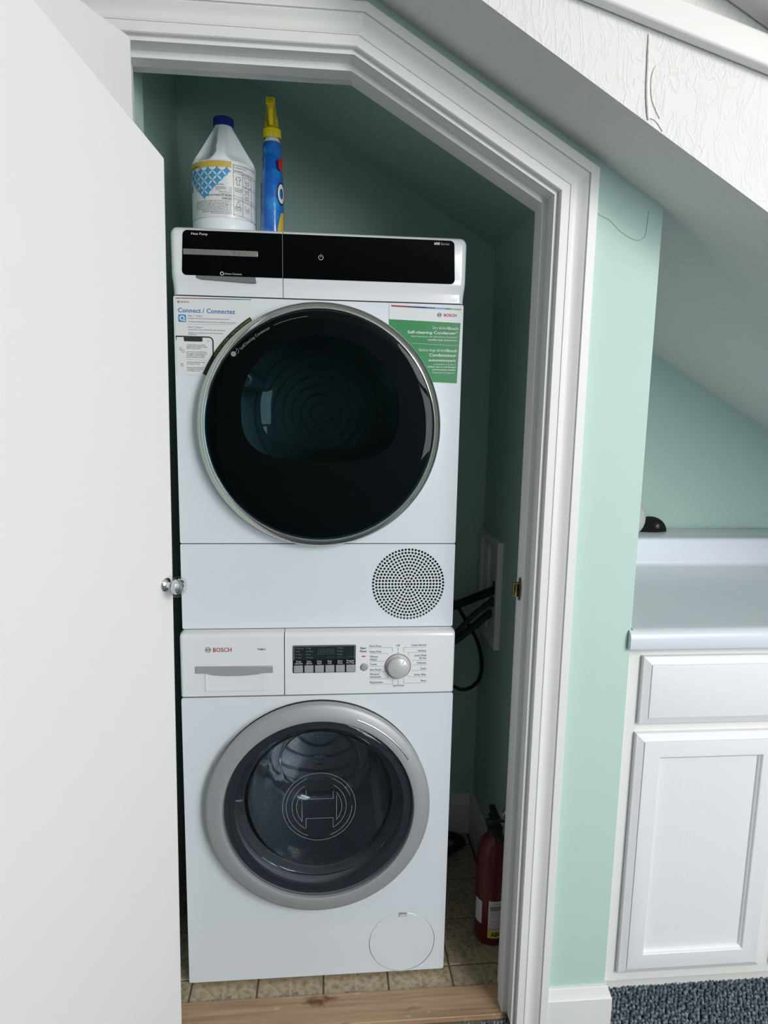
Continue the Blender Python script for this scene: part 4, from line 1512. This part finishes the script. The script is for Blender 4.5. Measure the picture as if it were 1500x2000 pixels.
for o_ in list(bpy.data.objects):
    if o_.parent is sb or (o_.parent and o_.parent.parent is sb):
        squash(o_)
# print on the label: red flash, ringed letter and yellow burst wrapping round the right side


def bside(t, z):
    """point on the right flank of the bottle: t=0 front-right edge .. 1 flank"""
    rx = .0262
    ry = rx + .020
    a = math.radians(-72 + 72 * t)
    c, s = math.cos(a), math.sin(a)
    return (SX + (rx + .0009) * math.copysign(abs(c) ** .8, c), SYC + (ry + .0009) * math.copysign(abs(s) ** .8, s), DYT + z)


def flank(poly, n=1):
    return MB().add([bside(t, z) for t, z in poly], [tuple(range(len(poly)))])


obj('red_flash', flank([(.16, .172), (.55, .178), (.55, .150), (.2, .152)]), mat('flash red', (.5, .02, .03), .4), bt, smooth=0)
fl_ = MB()
for i in range(16):
    a0_, a1_ = 2 * PI * i / 16, 2 * PI * (i + 1) / 16
    fl_.add([bside(.42 + r * .30 * math.cos(a), .103 + r * .0200 * math.sin(a)) for r, a in ((1, a0_), (1, a1_), (.55, a1_), (.55, a0_))], [(0, 1, 2, 3)])
obj('ringed_letter', fl_, PAPER, bt, smooth=0)
fk = MB()
for i in range(16):
    a0_, a1_ = 2 * PI * i / 16, 2 * PI * (i + 1) / 16
    fk.add([bside(.42 + r * .30 * math.cos(a), .103 + r * .0200 * math.sin(a)) for r, a in ((1.18, a0_), (1.18, a1_), (1.0, a1_), (1.0, a0_))], [(0, 1, 2, 3)])
obj('letter_outline', fk, TXT_K, bt, smooth=0)
yb_ = MB()
for i in range(8):
    t0_, t1_ = .10 + .075 * i, .10 + .075 * (i + 1)
    yb_.add([bside(t, z) for t, z in ((t0_, .002), (t1_, .002), (t1_, .030 + .035 * math.sin(PI / 2 * min(1, (i + 1) / 5))), (t0_, .030 + .035 * math.sin(PI / 2 * min(1, i / 5))))], [(0, 1, 2, 3)])
obj('yellow_burst', yb_, mat('burst yellow', (.62, .42, .06), .4), bt, smooth=0)
vt = MB()
text_mb(vt, 'MAX FORCE LAUNDRY', 0, .060, 0, .006, 0, .01)
vt.move(lambda x, y_, z: (SX - .0225 + z * .72, SYC - .0372 - z * .55 - .0045, DYT + .120 - x))
obj('side_lettering', vt, mat('navy print', (.004, .015, .10), .4), bt, smooth=0)

# ================================================================== FIRE EXTINGUISHER
EX, EY = .4400, .076
ex = thing('fire_extinguisher', (EX, EY, 0), 'small red fire extinguisher on the tiles against the closet wall', 'extinguisher')
ep = [(0, 0), (.036, 0), (.0395, .004), (.0415, .012), (.0418, .06), (.0418, .232), (.0405, .246), (.036, .262), (.029, .274), (.021, .282), (.0165, .285), (.0155, .294)]
cy = obj('cylinder', MB().lathe(ep, (EX, EY, 0), 'z', 64), REDX, ex)
vv = MB().lathe([(.0165, .288), (.019, .290), (.019, .304), (.0135, .306), (.0125, .330), (0, .330)], (EX, EY, 0), 'z', 24)
vo = obj('valve', vv, DARK, ex)
obj('lever', MB().prism([(-.050, .332), (-.012, .322), (.022, .328), (.070, .352), (.070, .358), (.020, .338), (-.050, .341)], -.008, .008, 'y').move(lambda x, y_, z: (EX + y_, EY + .0 - x * .8, z)), DARK, vo, bevel=.002)
obj('carry_handle', MB().prism([(-.050, .312), (.0, .308), (.030, .308), (.074, .300), (.074, .307), (.030, .316), (-.050, .318)], -.008, .008, 'y').move(lambda x, y_, z: (EX + y_, EY - x * .8, z)), DARK, vo, bevel=.002)
obj('gauge', MB().lathe([(0, -.026), (.010, -.026), (.0115, -.023), (.0115, -.010)], (EX + .004, EY, .316), 'x', 20), mat('gauge black', (.02, .02, .02), .3), vo)
obj('pull_ring', MB().tube([(EX + .020, EY - .006 + .011 * math.cos(2 * PI * i / 20), .342 + .011 * math.sin(2 * PI * i / 20)) for i in range(20)], .0012, 6, True), CHROME, vo)
ER = .0422


def ewrap(u, lift, z):
    a = u / ER
    return (EX + (ER + lift) * math.sin(a), EY - (ER + lift) * math.cos(a), z)


def epatch(u0, u1, z0, z1, lift, n=14):
    mb = MB()
    for i in range(n + 1):
        u = u0 + (u1 - u0) * i / n
        mb.v += [ewrap(u, lift, z0), ewrap(u, lift, z1)]
    mb.f = [(2 * i, 2 * i + 2, 2 * i + 3, 2 * i + 1) for i in range(n)]
    return mb


el = obj('label', epatch(-.0185, .040, .026, .128, .0001), PAPER, cy)
obj('yellow_strip', epatch(-.0180, .040, .028, .046, .0003), mat('strip yellow', (.70, .60, .04), .5), el)
texts('class_lettering', [('ABC', -.0105, .0170, .0312, .0115)], 0, TXT_K, el, .03, fn=lambda x, y_, z: ewrap(x, .0005, z))
PINKP = mat('pink print', (.50, .22, .26), .5)
pk = [('INSTRUCTIONS', -.0080, .036, .118, .0045), ('PULL PIN HOLD UPRIGHT', -.014, .036, .096, .003), ('AIM AT BASE OF FIRE', -.014, .036, .090, .003), ('SQUEEZE LEVER', -.014, .036, .084, .003), ('SWEEP SIDE TO SIDE', -.014, .036, .072, .003), ('KEEP AWAY FROM HEAT', -.014, .036, .066, .003), ('RECHARGE AFTER USE', -.014, .036, .060, .003), ('INSPECT MONTHLY', -.014, .036, .054, .003)]
texts('label_lettering', pk, 0, PINKP, el, .01, fn=lambda x, y_, z: ewrap(x, .0005, z))
obj('print_block', epatch(-.0145, .036, .1015, .114, .0003), mat('print grey', (.28, .27, .28), .5), el)
obj('print_block', epatch(-.0165, .040, .0490, .0520, .0003), PINKP, el)
obj('rear_label', epatch(-.062, -.0360, .058, .120, .0002), PAPER, cy)

# ================================================================== LAUNDRY BOX on the closet wall, with hoses
ob = thing('laundry_box', (.488, .388, .84), 'white framed supply box set in the closet side wall behind the hoses', 'supply box')
f = MB()
Y0, Y1, Z0, Z1 = .285, .493, .688, .986
o1 = [(Y0, Z0), (Y1, Z0), (Y1, Z1), (Y0, Z1)]


def fr_loop(i, x):
    return [(x, Y0 + i, Z0 + i), (x, Y1 - i, Z0 + i), (x, Y1 - i, Z1 - i), (x, Y0 + i, Z1 - i)]


f.rings([fr_loop(0, .4875), fr_loop(0, .4730), fr_loop(.001, .4720), fr_loop(.014, .4720), fr_loop(.017, .4745), fr_loop(.020, .4755), fr_loop(.022, .4800), fr_loop(.024, .4872)], False, True)
obj('frame', f, WHITE, ob, smooth=20)
obj('inner_ledge', MB().box(.478, .4868, .44, .455, .71, .96).box(.478, .4868, .415, .425, .71, .96), WHITE, ob)
for y_, z in ((.36, .80), (.34, .86)):
    obj('valve', MB().tube([(.487, y_, z), (.478, y_, z)], .010, 12), BRASS, ob)


h1 = smooth_path([(.484, .358, .812), (.43, .385, .752), (.39, .40, .700), (.34, .42, .64), (.305, .44, .60)])
tag(obj('supply_hose', MB().tube(h1, .008, 10), HOSEG), 'dark grey supply hose slanting from the wall box to the washer side', 'hose')
h2 = smooth_path([(.484, .340, .845), (.43, .40, .800), (.38, .43, .770), (.33, .45, .755), (.30, .46, .75)])
tag(obj('drain_hose', MB().tube(h2, .012, 12), HOSE), 'thick black drain hose bundle leaving the wall box at the top', 'hose')
h3 = smooth_path([(.305, .455, .86), (.385, .43, .785), (.423, .42, .730), (.458, .415, .668), (.472, .41, .601), (.464, .41, .550), (.428, .42, .519), (.385, .43, .530), (.33, .45, .56), (.305, .46, .58)])
tag(obj('power_cord', MB().tube(h3, .0055, 8), HOSE), 'black cord hanging in a long loop beside the washer', 'cord')
h4 = smooth_path([(.484, .378, .768), (.43, .41, .705), (.39, .43, .665), (.34, .45, .645), (.305, .465, .64)])
tag(obj('supply_hose', MB().tube(h4, .011, 10), HOSEG), 'fatter grey hose running lowest from the wall box', 'hose')
h5 = smooth_path([(.31, .30, .012), (.36, .36, .018), (.41, .40, .022), (.44, .43, .018), (.42, .47, .014), (.35, .48, .014), (.30, .47, .014)])
tag(obj('floor_hose', MB().tube(h5, .011, 10), HOSE), 'black hose lying on the dark back of the closet floor', 'hose')

# ================================================================== CABINET, COUNTER
cb = thing('base_cabinet', (.98, .17, 0), 'white painted base cabinet with raised-edge door and drawer', 'cabinet')
obj('carcass', MB().box(.628, 1.40, -.158, .50, .088, .868), FRAMEP, cb)
ff = MB().plate([(.628, .0875), (1.40, .0875), (1.40, .868), (.628, .868)], [[(.672, .72), (.672, .838), (.965, .838), (.965, .72)], [(.672, .14), (.672, .67), (.965, .67), (.965, .14)]], -.176, -.158)
obj('face_frame', ff, FRAMEP, cb, bevel=.001)
obj('toe_kick', MB().box(.628, 1.40, -.104, -.09, -.004, .088), FRAMEP, cb)


def rect_rings(x0, x1, z0, z1, yb, lst):
    return [[(x0 + i, yb - d, z0 + i), (x1 - i, yb - d, z0 + i), (x1 - i, yb - d, z1 - i), (x0 + i, yb - d, z1 - i)] for i, d in lst]


EDGE = [(0, 0), (0, .0095), (.0012, .0110), (.0035, .0118), (.0125, .0165), (.0150, .0172), (.0153, .0160), (.0163, .0160), (.0166, .0188), (.0180, .0192)]
for k_, (xl, xr) in enumerate(((.6560, .9865), (1.016, 1.347))):
    dwr = obj('drawer', MB().rings(rect_rings(xl + .003, xr, .6995, .8465, -.176, EDGE), False, True), CABP, cb, smooth=18)
    IN = EDGE + [(.0500, .0192), (.0515, .0180), (.0530, .0150), (.0560, .0120), (.0575, .0085)]
    dor = obj('door', MB().rings(rect_rings(xl, xr, .1155, .6790, -.176, IN), False, False), CABP, cb, smooth=18)
    cpn = MB().box(xl + .0570, xr - .0570, -.176 - .0088, -.176 - .002, .1155 + .0570, .679 - .0570)
    obj('center_panel', cpn, CABP, dor, smooth=0)
# post-formed counter with its backsplash
pr_ = [(.499, .870), (-.185, .870), (-.203, .8675), (-.2070, .8690), (-.2085, .8720), (-.2085, .8905), (-.2078, .8960), (-.2050, .9015), (-.2000, .9055), (-.1930, .9080), (-.186, .9085), (-.170, .9088),
       (.335, .9088), (.344, .9105), (.3490, .9155), (.3500, .9230), (.3500, .9790), (.3512, .9840), (.3545, .9870), (.3600, .9882), (.499, .9882)]
ct = tag(obj('countertop', MB().prism(pr_, .6268, 1.40, 'x'), LAMIN, smooth=40), 'white laminate countertop with backsplash on the base cabinet', 'countertop')
capp = [p for p in pr_ if p[0] < -.1965]
obj('end_cap', MB().prism([(-.1965, .8683)] + capp + [(-.1965, .9067)], .6185, .6268, 'x'), LAMIN, ct, smooth=40)

# ================================================================== THINGS ON THE LEDGE
pl_ = thing('plush_toy', (.982, .468, .9882), 'black plush toy with a round brown button eye on the ledge', 'toy')
hm = MB()
lo = []
for i in range(9):
    t = PI / 2 * i / 8
    rr_, hh = math.cos(t), math.sin(t)
    lo.append([(.980 + .052 * rr_ * math.cos(a) * (1 + .02 * math.sin(9 * a)), .468 + .029 * rr_ * math.sin(a), .9884 + .043 * hh) for a in [2 * PI * q / 32 for q in range(32)]])
hm.rings(lo, True, True)
obj('head', hm, PLUSH, pl_)
obj('button_eye', MB().lathe([(.0072, .002), (.0078, -.001), (.006, -.0045), (.003, -.006), (0, -.0065)], (.990, .4415, 1.006), 'y', 20), BEAD, pl_)
er = MB().lathe([(.0115, .004), (.0125, 0), (.0105, -.0016), (.0085, 0)], (.990, .4435, 1.006), 'y', 20)
obj('eye_patch', er, mat('dark felt', (.02, .018, .017), .9), pl_)
bb_ = MB()
lo = []
for i in range(13):
    t = -PI / 2 + PI * i / 12
    lo.append([(.894 + .036 * math.cos(t) * math.cos(a), .402 + .034 * math.cos(t) * math.sin(a), 1.0385 + .0500 * math.sin(t)) for a in [2 * PI * q / 36 for q in range(36)]])
bb_.rings(lo, True, True)
tag(obj('grey_ball', bb_, GREYCL), 'pale grey rounded object half hidden behind the mint wall end', 'ball')
